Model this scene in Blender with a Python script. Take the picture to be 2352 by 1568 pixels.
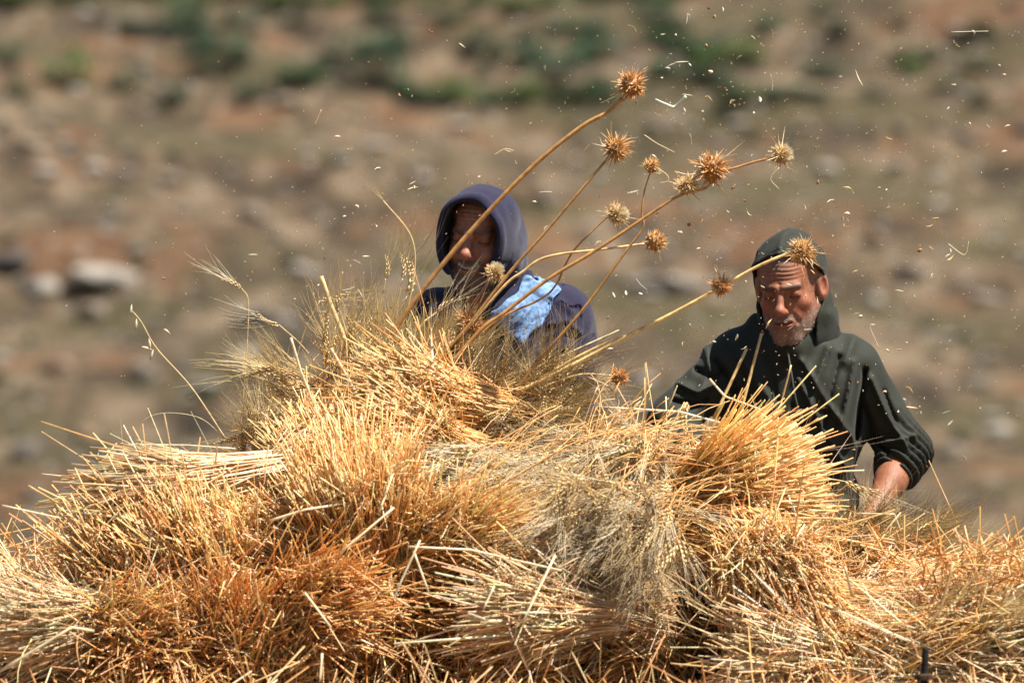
import bpy, math, random
import numpy as np
from mathutils import Vector, Matrix, Euler

for o in list(bpy.data.objects): bpy.data.objects.remove(o)
scene = bpy.context.scene
COL = scene.collection
rng = np.random.default_rng(11)
random.seed(11)

# ------------------------------------------------------------------ camera, sky, sun
CAM_D, CAM_Z, FRAME_W = 20.8, 1.45, 2.5          # metres: distance to the men, lens height, width seen there
cam_data = bpy.data.cameras.new('camera')
cam = bpy.data.objects.new('camera', cam_data); COL.objects.link(cam)
cam.location = (0, -CAM_D, CAM_Z)
cam.rotation_euler = (math.radians(90), 0, 0)
cam_data.sensor_width = 36
cam_data.lens = 36 * CAM_D / FRAME_W
cam_data.clip_end = 6000
cam_data.dof.use_dof = True
cam_data.dof.focus_distance = CAM_D - 0.45
cam_data.dof.aperture_fstop = 4.6
cam_data.dof.aperture_blades = 0
scene.camera = cam

SUN_DIR = Vector((0.42, -0.17, 0.885)).normalized()
sun_data = bpy.data.lights.new('sun', 'SUN')
sun_data.energy = 5.0
sun_data.angle = math.radians(0.5)
sun_data.color = (1.0, 0.945, 0.855)
sun = bpy.data.objects.new('sun', sun_data); COL.objects.link(sun)
sun.rotation_euler = SUN_DIR.to_track_quat('Z', 'Y').to_euler()
sun.location = (6, -4, 14)
world = bpy.data.worlds.new('World'); scene.world = world
world.use_nodes = True
wn = world.node_tree.nodes; wl = world.node_tree.links
sky = wn.new('ShaderNodeTexSky'); sky.sky_type = 'NISHITA'; sky.sun_disc = False
sky.sun_elevation = math.asin(SUN_DIR.z)
sky.sun_rotation = math.atan2(SUN_DIR.x, SUN_DIR.y)
sky.air_density = 1.0; sky.dust_density = 0.6
wl.new(sky.outputs[0], wn['Background'].inputs[0])
wn['Background'].inputs[1].default_value = 0.05
scene.view_settings.view_transform = 'Standard'
scene.view_settings.look = 'None'
scene.view_settings.gamma = 1
scene.view_settings.exposure = 1.3
scene.render.engine = 'CYCLES'
scene.cycles.max_bounces = 6
scene.cycles.diffuse_bounces = 3
scene.cycles.glossy_bounces = 2
scene.cycles.transmission_bounces = 2
scene.cycles.use_denoising = True

# ------------------------------------------------------------------ helpers
def P(px, py, y):
    """point of the 2352 x 1568 survey grid at depth y -> metres"""
    k = FRAME_W / 2352 * (y + CAM_D) / CAM_D
    return np.array([(px - 1176) * k, y, CAM_Z - (py - 784) * k])

def mesh_data(name, V, F, mat=None, col=None, smooth=True):
    V = np.asarray(V, np.float32); F = np.asarray(F, np.int32)
    me = bpy.data.meshes.new(name)
    me.vertices.add(len(V)); me.vertices.foreach_set('co', V.ravel())
    k = F.shape[1]
    me.loops.add(F.size); me.loops.foreach_set('vertex_index', F.ravel())
    me.polygons.add(len(F))
    me.polygons.foreach_set('loop_start', np.arange(0, F.size, k, dtype=np.int32))
    me.polygons.foreach_set('loop_total', np.full(len(F), k, np.int32))
    me.polygons.foreach_set('use_smooth', np.full(len(F), smooth, bool))
    if col is not None:
        a = me.color_attributes.new('Col', 'FLOAT_COLOR', 'POINT')
        c = np.ones((len(V), 4), np.float32); c[:, :3] = col
        a.data.foreach_set('color', c.ravel())
    if mat: me.materials.append(mat)
    me.update(calc_edges=True); me.validate()
    return me

def link(name, data, parent=None, loc=None, **props):
    o = bpy.data.objects.new(name, data); COL.objects.link(o)
    if parent is not None: o.parent = parent
    if loc is not None: o.location = loc
    for k, v in props.items():
        if v is not None: o[k] = v
    return o

def mk(name, V, F, mat, parent=None, col=None, smooth=True, **props):
    V = np.asarray(V, float)
    if parent is not None and parent.type == 'EMPTY':
        V = V - np.array(parent.location)[None]
    return link(name, mesh_data(name, V, F, mat, col, smooth), parent, **props)

def empty(name, loc, label, cat, group=None, **props):
    o = link(name, None, None, Vector(tuple(float(v) for v in loc)), label=label, category=cat, group=group, **props)
    o.empty_display_size = 0.05
    return o

def norm(v): return v / (np.linalg.norm(v, axis=-1, keepdims=True) + 1e-12)

def frames(d):
    ref = np.where(np.abs(d[:, 2:3]) < 0.9, np.array([[0, 0, 1.]]), np.array([[1., 0, 0]]))
    u = norm(np.cross(d, ref)); return u, np.cross(d, u)

class Bag:
    """collects triangles with vertex colours"""
    def __init__(s): s.V = []; s.F = []; s.C = []; s.n = 0
    def add(s, V, F, C):
        V = np.asarray(V, float); F = np.asarray(F)
        if F.shape[1] == 4: F = np.concatenate([F[:, [0, 1, 2]], F[:, [0, 2, 3]]])
        s.V.append(V); s.F.append(F + s.n)
        s.C.append(np.broadcast_to(np.asarray(C, float), V.shape)); s.n += len(V)
    def build(s, name, mat, parent=None, smooth=True, **props):
        return mk(name, np.concatenate(s.V), np.concatenate(s.F), mat, parent, np.concatenate(s.C), smooth, **props)

def strands(base, d, L, r, bend=None, kink=None, segs=3, sides=3, tip=1.0, color=(1, 1, 1), cap=True, tipcol=None, flat=1.0):
    """many straws / awns in one go: returns V, F(tri), C"""
    N = len(base); d = norm(d); L = np.broadcast_to(np.asarray(L, float), (N,)); r = np.broadcast_to(np.asarray(r, float), (N,))
    u, v = frames(d)
    t = np.linspace(0, 1, segs + 1)
    C = np.broadcast_to(np.asarray(color, float), (N, 3))
    pos = base[:, None] + d[:, None] * (L[:, None] * t[None])[..., None]
    if bend is not None: pos = pos + bend[:, None] * (L[:, None] * t[None] ** 2)[..., None]
    if kink is not None:
        tk = 0.35 + 0.4 * rng.random((N, 1))
        pos = pos + kink[:, None] * (L[:, None] * np.maximum(0, t[None] - tk))[..., None]
    rad = r[:, None] * (1 + (tip - 1) * t[None])
    a = np.arange(sides) / sides * 2 * math.pi
    ring = u[:, None, None] * np.cos(a)[None, None, :, None] + v[:, None, None] * (flat * np.sin(a))[None, None, :, None]
    V = pos[:, :, None] + ring * rad[:, :, None, None]
    V = V.reshape(-1, 3)
    per = (segs + 1) * sides
    F = []
    for s in range(segs):
        for k in range(sides):
            k2 = (k + 1) % sides; b = s * sides; c = b + sides
            F += [[b + k, b + k2, c + k2], [b + k, c + k2, c + k]]
    if cap:
        for k in range(1, sides - 1): F.append([segs * sides, segs * sides + k, segs * sides + k + 1])
    F = np.array(F)
    F = (F[None] + (np.arange(N) * per)[:, None, None]).reshape(-1, 3)
    CC = np.repeat(C[:, None], segs + 1, 1)
    if tipcol is not None:
        w = (t[None, :, None]) ** 2
        CC = CC * (1 - w) + np.broadcast_to(np.asarray(tipcol, float), (N, 3))[:, None] * w
    CC = np.repeat(CC[:, :, None], sides, 2).reshape(-1, 3)
    return V, F, CC

def spline(pts, n=8):
    pts = np.asarray(pts, float)
    if len(pts) == 2: 
        t = np.linspace(0, 1, n)[:, None]; return pts[0] * (1 - t) + pts[1] * t
    Q = np.concatenate([[2 * pts[0] - pts[1]], pts, [2 * pts[-1] - pts[-2]]])
    out = []
    for i in range(1, len(Q) - 2):
        p0, p1, p2, p3 = Q[i - 1:i + 3]
        for t in np.linspace(0, 1, n, endpoint=False):
            out.append(0.5 * (2 * p1 + (p2 - p0) * t + (2 * p0 - 5 * p1 + 4 * p2 - p3) * t * t + (3 * p1 - p0 - 3 * p2 + p3) * t ** 3))
    out.append(Q[-2]); return np.array(out)

def tube(pts, rad, sides=6, color=(1, 1, 1), n=8, closed=True):
    c = spline(pts, n); m = len(c)
    rad = np.interp(np.linspace(0, 1, m), np.linspace(0, 1, len(np.atleast_1d(rad))), np.atleast_1d(rad))
    d = norm(np.gradient(c, axis=0))
    u = np.zeros_like(d); ref = np.array([0, 0, 1.]) if abs(d[0, 2]) < .9 else np.array([1., 0, 0])
    u0 = np.cross(d[0], ref); u0 /= np.linalg.norm(u0)
    for i in range(m):
        u0 = u0 - d[i] * (u0 @ d[i]); u0 /= np.linalg.norm(u0); u[i] = u0
    v = np.cross(d, u)
    a = np.arange(sides) / sides * 2 * math.pi
    V = c[:, None] + (u[:, None] * np.cos(a)[None, :, None] + v[:, None] * np.sin(a)[None, :, None]) * rad[:, None, None]
    V = V.reshape(-1, 3); F = []
    for s in range(m - 1):
        for k in range(sides):
            k2 = (k + 1) % sides; F += [[s * sides + k, s * sides + k2, s * sides + sides + k2], [s * sides + k, s * sides + sides + k2, s * sides + sides + k]]
    if closed:
        for k in range(1, sides - 1): F.append([0, k + 1, k]); F.append([(m - 1) * sides, (m - 1) * sides + k, (m - 1) * sides + k + 1])
    return V, np.array(F), np.broadcast_to(np.asarray(color, float), V.shape)

def wob(X, Y, Z, s, seed):
    """cheap smooth pseudo noise, about -1..1"""
    r = np.random.default_rng(seed); out = 0
    for i in range(5):
        k = norm(r.normal(size=3)) * s * (0.7 + 0.9 * r.random()); ph = r.random() * 6.28
        out = out + np.sin(k[0] * X + k[1] * Y + k[2] * Z + ph + 1.3 * np.sin((k[1] * X - k[0] * Z) * .6 + ph * 2))
    return out / 3.2

# ------------------------------------------------------------------ signed distance shapes
def sph(p, c, r): return np.sqrt((p[0] - c[0]) ** 2 + (p[1] - c[1]) ** 2 + (p[2] - c[2]) ** 2) - r
def ell(p, c, r):
    a = [(p[i] - c[i]) for i in range(3)]
    k0 = np.sqrt(sum((a[i] / r[i]) ** 2 for i in range(3))); k1 = np.sqrt(sum((a[i] / r[i] ** 2) ** 2 for i in range(3)))
    return k0 * (k0 - 1) / (k1 + 1e-9)
def cap(p, a, b, r1, r2=None, flat=None):
    r2 = r1 if r2 is None else r2
    a = np.asarray(a, float); b = np.asarray(b, float); ab = b - a
    q = [p[i] - a[i] for i in range(3)]
    h = np.clip((q[0] * ab[0] + q[1] * ab[1] + q[2] * ab[2]) / (ab @ ab + 1e-12), 0, 1)
    return np.sqrt(sum((q[i] - ab[i] * h) ** 2 for i in range(3))) - (r1 + (r2 - r1) * h)
def smin(a, b, k):
    h = np.clip(0.5 + 0.5 * (b - a) / k, 0, 1); return b * (1 - h) + a * h - k * h * (1 - h)
def smax(a, b, k): return -smin(-a, -b, k)

def nets(f, lo, hi, h):
    """surface nets: signed distance f on a box -> quads"""
    ax = [np.arange(lo[i], hi[i] + h, h, dtype=np.float32) for i in range(3)]
    X, Y, Z = np.meshgrid(*ax, indexing='ij')
    D = f((X, Y, Z)).astype(np.float32)
    nx, ny, nz = D.shape
    ins = D < 0
    def corner(A, c): return A[c[0]:nx - 1 + c[0], c[1]:ny - 1 + c[1], c[2]:nz - 1 + c[2]]
    cs = [(i, j, k) for i in (0, 1) for j in (0, 1) for k in (0, 1)]
    cnt = sum(corner(ins, c).astype(np.int8) for c in cs)
    act = (cnt > 0) & (cnt < 8)
    idx = np.argwhere(act); M = len(idx)
    ID = -np.ones(act.shape, np.int32); ID[act] = np.arange(M)
    val = {c: D[idx[:, 0] + c[0], idx[:, 1] + c[1], idx[:, 2] + c[2]] for c in cs}
    acc = np.zeros((M, 3)); n = np.zeros(M)
    for c in cs:
        for axx in range(3):
            if c[axx]: continue
            e = list(c); e[axx] = 1; e = tuple(e)
            a, b = val[c], val[e]; m = (a < 0) != (b < 0)
            t = np.where(m, a / np.where(m, a - b, 1), 0)
            pt = np.array(c, float)[None] + 0 * acc; pt[:, axx] += t
            acc += pt * m[:, None]; n += m
    V = (idx + acc / n[:, None]) * h + np.array([a[0] for a in ax])[None]
    Fs = []
    for axx in range(3):
        s0 = [slice(None)] * 3; s1 = [slice(None)] * 3
        s0[axx] = slice(0, -1); s1[axx] = slice(1, None)
        A = ins[tuple(s0)]; B = ins[tuple(s1)]
        E = np.argwhere(A != B)
        b, c = (axx + 1) % 3, (axx + 2) % 3
        ok = (E[:, b] > 0) & (E[:, c] > 0) & (E[:, b] < D.shape[b] - 1) & (E[:, c] < D.shape[c] - 1)
        E = E[ok]
        inside_first = A[E[:, 0], E[:, 1], E[:, 2]]
        def at(db, dc):
            q = E.copy(); q[:, b] += db; q[:, c] += dc; return ID[q[:, 0], q[:, 1], q[:, 2]]
        q = np.stack([at(-1, -1), at(0, -1), at(0, 0), at(-1, 0)], 1)
        q[~inside_first] = q[~inside_first][:, ::-1]
        Fs.append(q)
    return V, np.concatenate(Fs)

def join(parts):
    Vs, Fs, Cs, n = [], [], [], 0
    for V, F, C in parts:
        Vs.append(V); Fs.append(F + n); Cs.append(np.broadcast_to(np.asarray(C, float), V.shape)); n += len(V)
    return np.concatenate(Vs), np.concatenate(Fs), np.concatenate(Cs)

# ------------------------------------------------------------------ materials
def nodes(name):
    m = bpy.data.materials.new(name); m.use_nodes = True
    nt = m.node_tree; return m, nt, nt.nodes, nt.links, nt.nodes['Principled BSDF']

def mat_col(name, rough=.6, spec=.4, sss=0, sss_r=(.01, .004, .002), noise=0.15, nscale=200, bump=0, bscale=300, trans=0, sheen=0):
    m, nt, N, L, b = nodes(name)
    at = N.new('ShaderNodeAttribute'); at.attribute_name = 'Col'
    tc = N.new('ShaderNodeTexCoord')
    nz = N.new('ShaderNodeTexNoise'); nz.inputs['Scale'].default_value = nscale; nz.inputs['Detail'].default_value = 4
    L.new(tc.outputs['Object'], nz.inputs['Vector'])
    mr = N.new('ShaderNodeMapRange'); mr.inputs[1].default_value = .3; mr.inputs[2].default_value = .7
    mr.inputs[3].default_value = 1 - noise; mr.inputs[4].default_value = 1 + noise
    L.new(nz.outputs['Fac'], mr.inputs[0])
    mx = N.new('ShaderNodeVectorMath'); mx.operation = 'SCALE'
    L.new(at.outputs['Color'], mx.inputs[0]); L.new(mr.outputs[0], mx.inputs['Scale'])
    L.new(mx.outputs[0], b.inputs['Base Color'])
    b.inputs['Roughness'].default_value = rough; b.inputs['Specular IOR Level'].default_value = spec
    if sss:
        b.inputs['Subsurface Weight'].default_value = sss; b.inputs['Subsurface Radius'].default_value = (1, .35, .2)
        b.inputs['Subsurface Scale'].default_value = .006
    if sheen: b.inputs['Sheen Weight'].default_value = sheen; b.inputs['Sheen Roughness'].default_value = .5
    if bump:
        bn = N.new('ShaderNodeTexNoise'); bn.inputs['Scale'].default_value = bscale; bn.inputs['Detail'].default_value = 5
        L.new(tc.outputs['Object'], bn.inputs['Vector'])
        bp = N.new('ShaderNodeBump'); bp.inputs['Strength'].default_value = bump; bp.inputs['Distance'].default_value = .004
        L.new(bn.outputs['Fac'], bp.inputs['Height']); L.new(bp.outputs[0], b.inputs['Normal'])
    if trans:
        t = N.new('ShaderNodeBsdfTranslucent'); L.new(mx.outputs[0], t.inputs['Color'])
        ms = N.new('ShaderNodeMixShader'); ms.inputs[0].default_value = trans
        L.new(b.outputs[0], ms.inputs[1]); L.new(t.outputs[0], ms.inputs[2])
        L.new(ms.outputs[0], N['Material Output'].inputs['Surface'])
    return m

M_straw = mat_col('straw', rough=.36, spec=.6, noise=.18, nscale=60, trans=.32)
M_ear = mat_col('wheat_ear', rough=.5, spec=.4, noise=.15, nscale=150, trans=.15)
M_awn = mat_col('awn', rough=.4, spec=.5, noise=.05, trans=.2)
M_thistle = mat_col('thistle', rough=.55, spec=.35, noise=.2, nscale=250, trans=.12)
M_stem = mat_col('thistle_stem', rough=.5, spec=.35, noise=.3, nscale=60, bump=.15, bscale=120)
M_chaff = mat_col('chaff', rough=.5, spec=.4, noise=.1, trans=.3)
M_skin = mat_col('skin', rough=.56, spec=.4, sss=.3, noise=.22, nscale=75, bump=.3, bscale=350)
M_hair = mat_col('hair', rough=.5, spec=.3, noise=.1)
M_cloth = mat_col('woven_cloth', rough=.75, spec=.25, noise=.12, nscale=90, bump=.12, bscale=160, sheen=.05)
M_fleece = mat_col('fleece_cloth', rough=.9, spec=.12, noise=.22, nscale=220, bump=.35, bscale=420, sheen=.15)
M_denim = mat_col('faded_denim', rough=.85, spec=.15, noise=.35, nscale=90, bump=.3, bscale=200)
M_core = mat_col('core_fill', rough=.8, spec=.1, noise=.5, nscale=60, bump=1, bscale=90)
M_metal = mat_col('rusty_steel', rough=.85, spec=.2, noise=.5, nscale=60, bump=.4, bscale=200)
M_rock = mat_col('limestone', rough=.85, spec=.2, noise=.22, nscale=6, bump=.4, bscale=18)
M_leaf = mat_col('scrub_leaf', rough=.6, spec=.3, noise=.3, nscale=4, trans=.2)
M_bark = mat_col('bark', rough=.9, spec=.1, noise=.3, nscale=20)

def ground_material():
    m, nt, N, L, b = nodes('dry_hillside_soil')
    tc = N.new('ShaderNodeTexCoord')
    def noise(scale, detail=4, rough=.55, sx=1, sy=1):
        mp = N.new('ShaderNodeMapping'); mp.inputs['Scale'].default_value = (sx, sy, 1); L.new(tc.outputs['Object'], mp.inputs[0])
        n = N.new('ShaderNodeTexNoise'); n.inputs['Scale'].default_value = scale; n.inputs['Detail'].default_value = detail
        n.inputs['Roughness'].default_value = rough; L.new(mp.outputs[0], n.inputs['Vector']); return n.outputs['Fac']
    def ramp(x, stops):
        r = N.new('ShaderNodeValToRGB'); r.color_ramp.elements.remove(r.color_ramp.elements[0])
        for i, (p, c) in enumerate(stops):
            e = r.color_ramp.elements[0] if i == 0 else r.color_ramp.elements.new(p)
            e.position = p; e.color = (*c, 1)
        L.new(x, r.inputs[0]); return r.outputs[0]
    def mix(a, b_, f):
        x = N.new('ShaderNodeMix'); x.data_type = 'RGBA'; L.new(f, x.inputs[0]); L.new(a, x.inputs[6]); L.new(b_, x.inputs[7]); return x.outputs[2]
    soil_and_shade = ramp(noise(1.7, 6, .6, 1, .6), [(.35, (.028, .022, .016)), (.45, (.064, .047, .031)), (.53, (.108, .076, .047)), (.62, (.17, .127, .083))])  # darkest stop paints in the shadows below stones and terraces
    red = ramp(noise(3.1, 3), [(.35, (.095, .050, .027)), (.65, (.16, .096, .055))])
    grass = ramp(noise(5.0, 5), [(.35, (.046, .040, .022)), (.65, (.105, .083, .046))])
    stone = ramp(noise(6, 4), [(.3, (.11, .10, .085)), (.7, (.27, .24, .20))])
    fr = ramp(noise(.95, 3, .5, .7, 1.1), [(.56, (0, 0, 0)), (.62, (1, 1, 1))])
    fg = ramp(noise(.6, 4, .6, .6, 1.2), [(.50, (0, 0, 0)), (.58, (1, 1, 1))])
    vor = N.new('ShaderNodeTexVoronoi'); vor.inputs['Scale'].default_value = 3.2; L.new(tc.outputs['Object'], vor.inputs['Vector'])
    fs = ramp(vor.outputs['Distance'], [(.12, (1, 1, 1)), (.22, (0, 0, 0))])
    c = mix(soil_and_shade, red, fr); c = mix(c, grass, fg); c = mix(c, stone, fs)
    L.new(c, b.inputs['Base Color']); b.inputs['Roughness'].default_value = .95; b.inputs['Specular IOR Level'].default_value = .1
    bp = N.new('ShaderNodeBump'); bp.inputs['Strength'].default_value = .8; bp.inputs['Distance'].default_value = .15
    L.new(noise(7, 6, .65), bp.inputs['Height']); L.new(bp.outputs[0], b.inputs['Normal'])
    return m
M_ground = ground_material()

# ------------------------------------------------------------------ terrain: field, dip, stony hillside
def terrain(x, y):
    x = np.asarray(x, float); y = np.asarray(y, float)
    ys = [-3000, -60, 6, 12, 45, 50, 62, 125, 260, 700, 4000]
    zs = [-30, 0, 0, -.15, -4.4, -4.2, -0.6, 20, 46, 90, 120]
    base = np.interp(y, ys, zs)
    w = np.clip((y - 12) / 30, 0, 1)
    terr = .16 * np.sin(y * 1.9 + .5 * np.sin(x * .23) + x * .12) + .28 * np.sin(x * .31 + y * .22) + .22 * np.sin(x * .12 - y * .4 + 1) + .10 * np.sin(x * 1.3 + y * .8)
    return base + w * terr

ax = np.unique(np.concatenate([np.linspace(-3000, -300, 12), np.linspace(-300, -30, 40), np.linspace(-30, 30, 221), np.linspace(30, 300, 40), np.linspace(300, 3000, 12)]))
ay = np.unique(np.concatenate([np.linspace(-2500, -60, 10), np.linspace(-60, 40, 80), np.linspace(40, 110, 281), np.linspace(110, 300, 90), np.linspace(300, 4000, 25)]))
GX, GY = np.meshgrid(ax, ay, indexing='ij')
V = np.stack([GX, GY, terrain(GX, GY)], -1).reshape(-1, 3)
ny = len(ay); ii, jj = np.meshgrid(np.arange(len(ax) - 1), np.arange(ny - 1), indexing='ij')
q = (ii * ny + jj).ravel()
mk('ground', V, np.stack([q, q + ny, q + ny + 1, q + 1], 1), M_ground, kind='structure', label='dry stony field rising into a hillside')

def hill_hit(px, py):
    """where the survey line through (px, py) meets the terrain"""
    d = np.array([(px - 1176) * FRAME_W / 2352, CAM_D, -(py - 784) * FRAME_W / 2352]) / CAM_D
    t = np.linspace(30, 400, 3000); X = d[0] * t; Y = t - CAM_D; Z = CAM_Z + d[2] * t
    k = np.argmax(terrain(X, Y) > Z)
    return np.array([X[k], Y[k], terrain(X[k], Y[k])])

def zone(px, py):
    h = 'at the far left' if px < 420 else 'left of the blue hood' if px < 1000 else 'right of the blue hood' if px < 1600 else 'around the man in green' if px < 2000 else 'at the far right'
    v = 'near the top edge' if py < 130 else 'high' if py < 300 else 'halfway up' if py < 600 else 'low' if py < 900 else 'lowest'
    return v + ' on the slope ' + h
ROCK_TONE = ['pale', 'tan', 'grey-brown', 'whitish', 'reddish', 'dark grey']; BUSH_TONE = ['dark green', 'grey-green', 'bright green', 'dull olive']
# rocks
def rock_mesh(seed, flat):
    import bmesh
    bm = bmesh.new(); bmesh.ops.create_icosphere(bm, subdivisions=3, radius=1)
    v = np.array([x.co[:] for x in bm.verts]); f = np.array([[q.index for q in p.verts] for p in bm.faces]); bm.free()
    r = np.random.default_rng(seed)
    for _ in range(9):
        n = norm(r.normal(size=3)); c = .55 + .35 * r.random()
        s = v @ n; v = v - np.outer(np.maximum(0, s - c), n) * .85
    v = v * (1 + .10 * wob(v[:, 0], v[:, 1], v[:, 2], 3.5, seed)[:, None])
    v[:, 2] *= flat
    base = np.array([[.22, .19, .155], [.17, .135, .10], [.12, .103, .086], [.26, .232, .195], [.17, .115, .075], [.07, .06, .052]][seed % 6])
    return mesh_data('rock', v, f, M_rock, base, smooth=False)
rock_meshes = [rock_mesh(i, .6 + .12 * (i % 3)) for i in range(6)]
def rock(px, py, size, var, label=None, group='rocks strewn over the hillside', stretch=1.0):
    p = hill_hit(px, py)
    o = link('rock', rock_meshes[var], None, p + np.array([0, 0, size * .12]),
             label=label or ('%s %s stone %s' % ('large' if size > .1 else 'small', ROCK_TONE[var], zone(px, py))), category='rock', group=None if label else group)
    o.scale = (size * stretch, size, size); o.rotation_euler = (random.uniform(-.2, .2), random.uniform(-.2, .2), random.uniform(-.4, .4) if stretch > 1.3 else random.uniform(0, 6.28))
for a in [(250, 650, .24, 3, 'long whitish boulder on the hillside at the far left', 2.0), (95, 668, .2, 3, 'round white boulder beside the long whitish boulder', 1),
          (1520, 665, .27, 0, 'wide pale boulder on the hillside between the two men', 1.9), (30, 625, .2, 5, 'dark grey boulder on the hillside at the left edge', 1.4),
          (600, 745, .24, 0, 'pale boulder behind the single bearded wheat stalk', 1.7), (2210, 320, .15, 0, 'pale upright stone high on the right of the hillside', 1.0)]:
    rock(a[0], a[1], a[2], a[3], a[4], stretch=a[5])
for px, py, s, v in [(110, 402, .13, 3), (212, 395, .13, 3), (420, 492, .13, 1), (580, 498, .16, 1), (1500, 300, .13, 0), (1690, 300, .11, 0), (1740, 265, .10, 0), (1850, 300, .11, 0),
                     (550, 832, .17, 3), (455, 905, .15, 0), (650, 240, .12, 1), (1050, 300, .13, 0), (330, 165, .12, 1), (570, 135, .1, 0), (1545, 150, .12, 1), (1900, 395, .15, 0), (1330, 155, .08, 0),
                     (860, 345, .13, 0), (790, 375, .15, 0), (1240, 470, .13, 2), (1620, 480, .12, 1), (2100, 640, .16, 1), (2250, 700, .14, 1), (2000, 560, .14, 4), (2150, 480, .13, 0), (1450, 560, .12, 1),
                     (60, 1050, .18, 2), (200, 1010, .15, 4), (330, 860, .17, 1), (120, 860, .18, 4), (210, 740, .17, 1), (2180, 1050, .15, 1), (2290, 1000, .17, 0), (2240, 890, .15, 1), (1480, 880, .13, 0), (1400, 1000, .14, 1)]:
    rock(px, py, s, v, stretch=random.uniform(1, 1.5))
for k in range(230):
    rock(random.uniform(-60, 2420), random.uniform(10, 1250), random.uniform(.04, .11) * random.uniform(.7, 1.2), random.randrange(6), stretch=random.uniform(.9, 1.6))

# shrubs
def shrub_meshes(seed, tone):
    r = np.random.default_rng(seed); B = Bag(); n = 440
    cl = norm(r.normal(size=(11, 3))) * (.35 + .45 * r.random((11, 1))); cl[:, 2] = np.abs(cl[:, 2]) * .8 + .25
    c = cl[r.integers(0, 11, n)] + r.normal(size=(n, 3)) * .19; c[:, 2] = np.abs(c[:, 2])
    d = norm(r.normal(size=(n, 3)) + [0, 0, .4]); u, v = frames(d)
    s = (.05 + .07 * r.random((n, 1)))
    q = np.stack([c - d * s, c + u * s * .5, c + d * s * 1.2, c - u * s * .5], 1).reshape(-1, 3)
    F = np.arange(4 * n).reshape(-1, 4)
    cc = np.repeat(np.array(tone)[None] * (.7 + .6 * r.random((n, 1))), 4, 0)
    B.add(q, F, cc)
    fol = mesh_data('foliage', np.concatenate(B.V), np.concatenate(B.F), M_leaf, np.concatenate(B.C), False)
    B = Bag()
    for k in range(6):
        e = cl[k]; B.add(*tube([[0, 0, -.1], [e[0] * .3, e[1] * .3, e[2] * .5], e * .9], [.04, .015], 5, (.12, .09, .06), 3))
    st = mesh_data('stem', np.concatenate(B.V), np.concatenate(B.F), M_bark, np.concatenate(B.C))
    return fol, st
SH = [shrub_meshes(1, (.045, .090, .034)), shrub_meshes(2, (.066, .105, .056)), shrub_meshes(3, (.095, .16, .040)), shrub_meshes(4, (.078, .098, .058))]
def shrub(px, py, w, h, var, label=None):
    p = hill_hit(px, py)
    k = FRAME_W / 2352 * (p[1] + CAM_D) / CAM_D
    t = empty('scrub_bush', p, label or ('%s %s bush %s' % ('broad' if w > 85 else 'small', BUSH_TONE[var], zone(px, py))), 'bush', None if label else 'scrub bushes on the hillside')
    t.scale = (w * k / 1.75, w * k / 1.75, h * k / 1.2); t.rotation_euler = (0, 0, random.uniform(0, 6.28))
    link('foliage', SH[var][0], t); link('stem', SH[var][1], t)
shrub(52, 225, 80, 60, 0, 'small dark green bush at the upper left edge of the hillside')
shrub(160, 205, 120, 110, 2, 'bright green bush next to the small dark bush, upper left')
shrub(520, 170, 150, 110, 1, 'broad olive bush on the upper hillside left of centre')
shrub(850, 190, 180, 150, 1, 'largest grey-green bush, up the slope above the hooded man in blue')
shrub(1285, 75, 80, 50, 0, 'small dark bush near the top edge, centre')
shrub(1290, 200, 210, 110, 1, 'wide grey-green bush behind the topmost thistle head')
shrub(1690, 150, 190, 70, 2, 'flat green bush on the slope above the right man')
shrub(2095, 178, 60, 60, 2, 'small green bush high on the right of the slope')
for a in [(960, 240, 130, 55, 0), (1040, 238, 140, 60, 2), (1130, 242, 120, 50, 0), (1210, 240, 120, 55, 2), (1330, 242, 130, 60, 0), (1400, 235, 90, 50, 1), (1700, 235, 120, 45, 0), (1800, 232, 120, 40, 1), (1880, 230, 90, 35, 1),
          (420, 60, 110, 60, 1), (880, 60, 100, 60, 1), (560, 70, 120, 60, 1), (690, 60, 100, 50, 3), (1100, 120, 90, 50, 3), (450, 130, 90, 60, 3), (1500, 60, 90, 45, 1), (30, 150, 70, 60, 1), (1930, 90, 100, 40, 3),
          (1220, 150, 110, 60, 1), (1380, 140, 100, 70, 1), (1560, 130, 90, 40, 3), (760, 160, 80, 60, 3), (300, 80, 100, 40, 3), (2000, 230, 90, 30, 3), (2250, 240, 90, 30, 3)]: shrub(*a)
for px in range(-40, 2420, 62):
    if px < 1600: shrub(px + random.uniform(-20, 20), random.uniform(-10, 22), random.uniform(80, 140), random.uniform(30, 55), random.choice([2, 2, 0, 2]))
for k in range(44):
    shrub(random.uniform(-40, 2380), random.uniform(30, 250), random.uniform(60, 130), random.uniform(30, 60), random.choice([1, 1, 3, 0]))
for k in range(46):
    shrub(random.uniform(-40, 2400), random.uniform(260, 1200), random.uniform(30, 75), random.uniform(14, 30), random.choice([3, 3, 1]))

# dry grass on the slope
n = 16000
gx = rng.uniform(-16, 16, n); gy = rng.uniform(50, 92, n)
keep = wob(gx * .8, gy * .6, 0 * gx, 1.0, 5) > -.15; gx, gy = gx[keep], gy[keep]; n = len(gx)
b = np.stack([gx, gy, terrain(gx, gy) - .01], 1)
d = norm(rng.normal(size=(n, 3)) * .5 + [0, 0, 1]); u, v = frames(d); Lg = rng.uniform(.05, .2, (n, 1)); wg = .012
q = np.stack([b - u * wg, b + u * wg, b + d * Lg], 1).reshape(-1, 3)
pal = np.array([[.21, .17, .085], [.16, .135, .06], [.25, .20, .105], [.105, .105, .045]])[rng.integers(0, 4, n)]
mk('dry_grass', q, np.arange(3 * n).reshape(-1, 3), M_leaf, None, np.repeat(pal, 3, 0), False, kind='stuff', label='thin dry grass on the hillside', category='grass')

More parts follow.
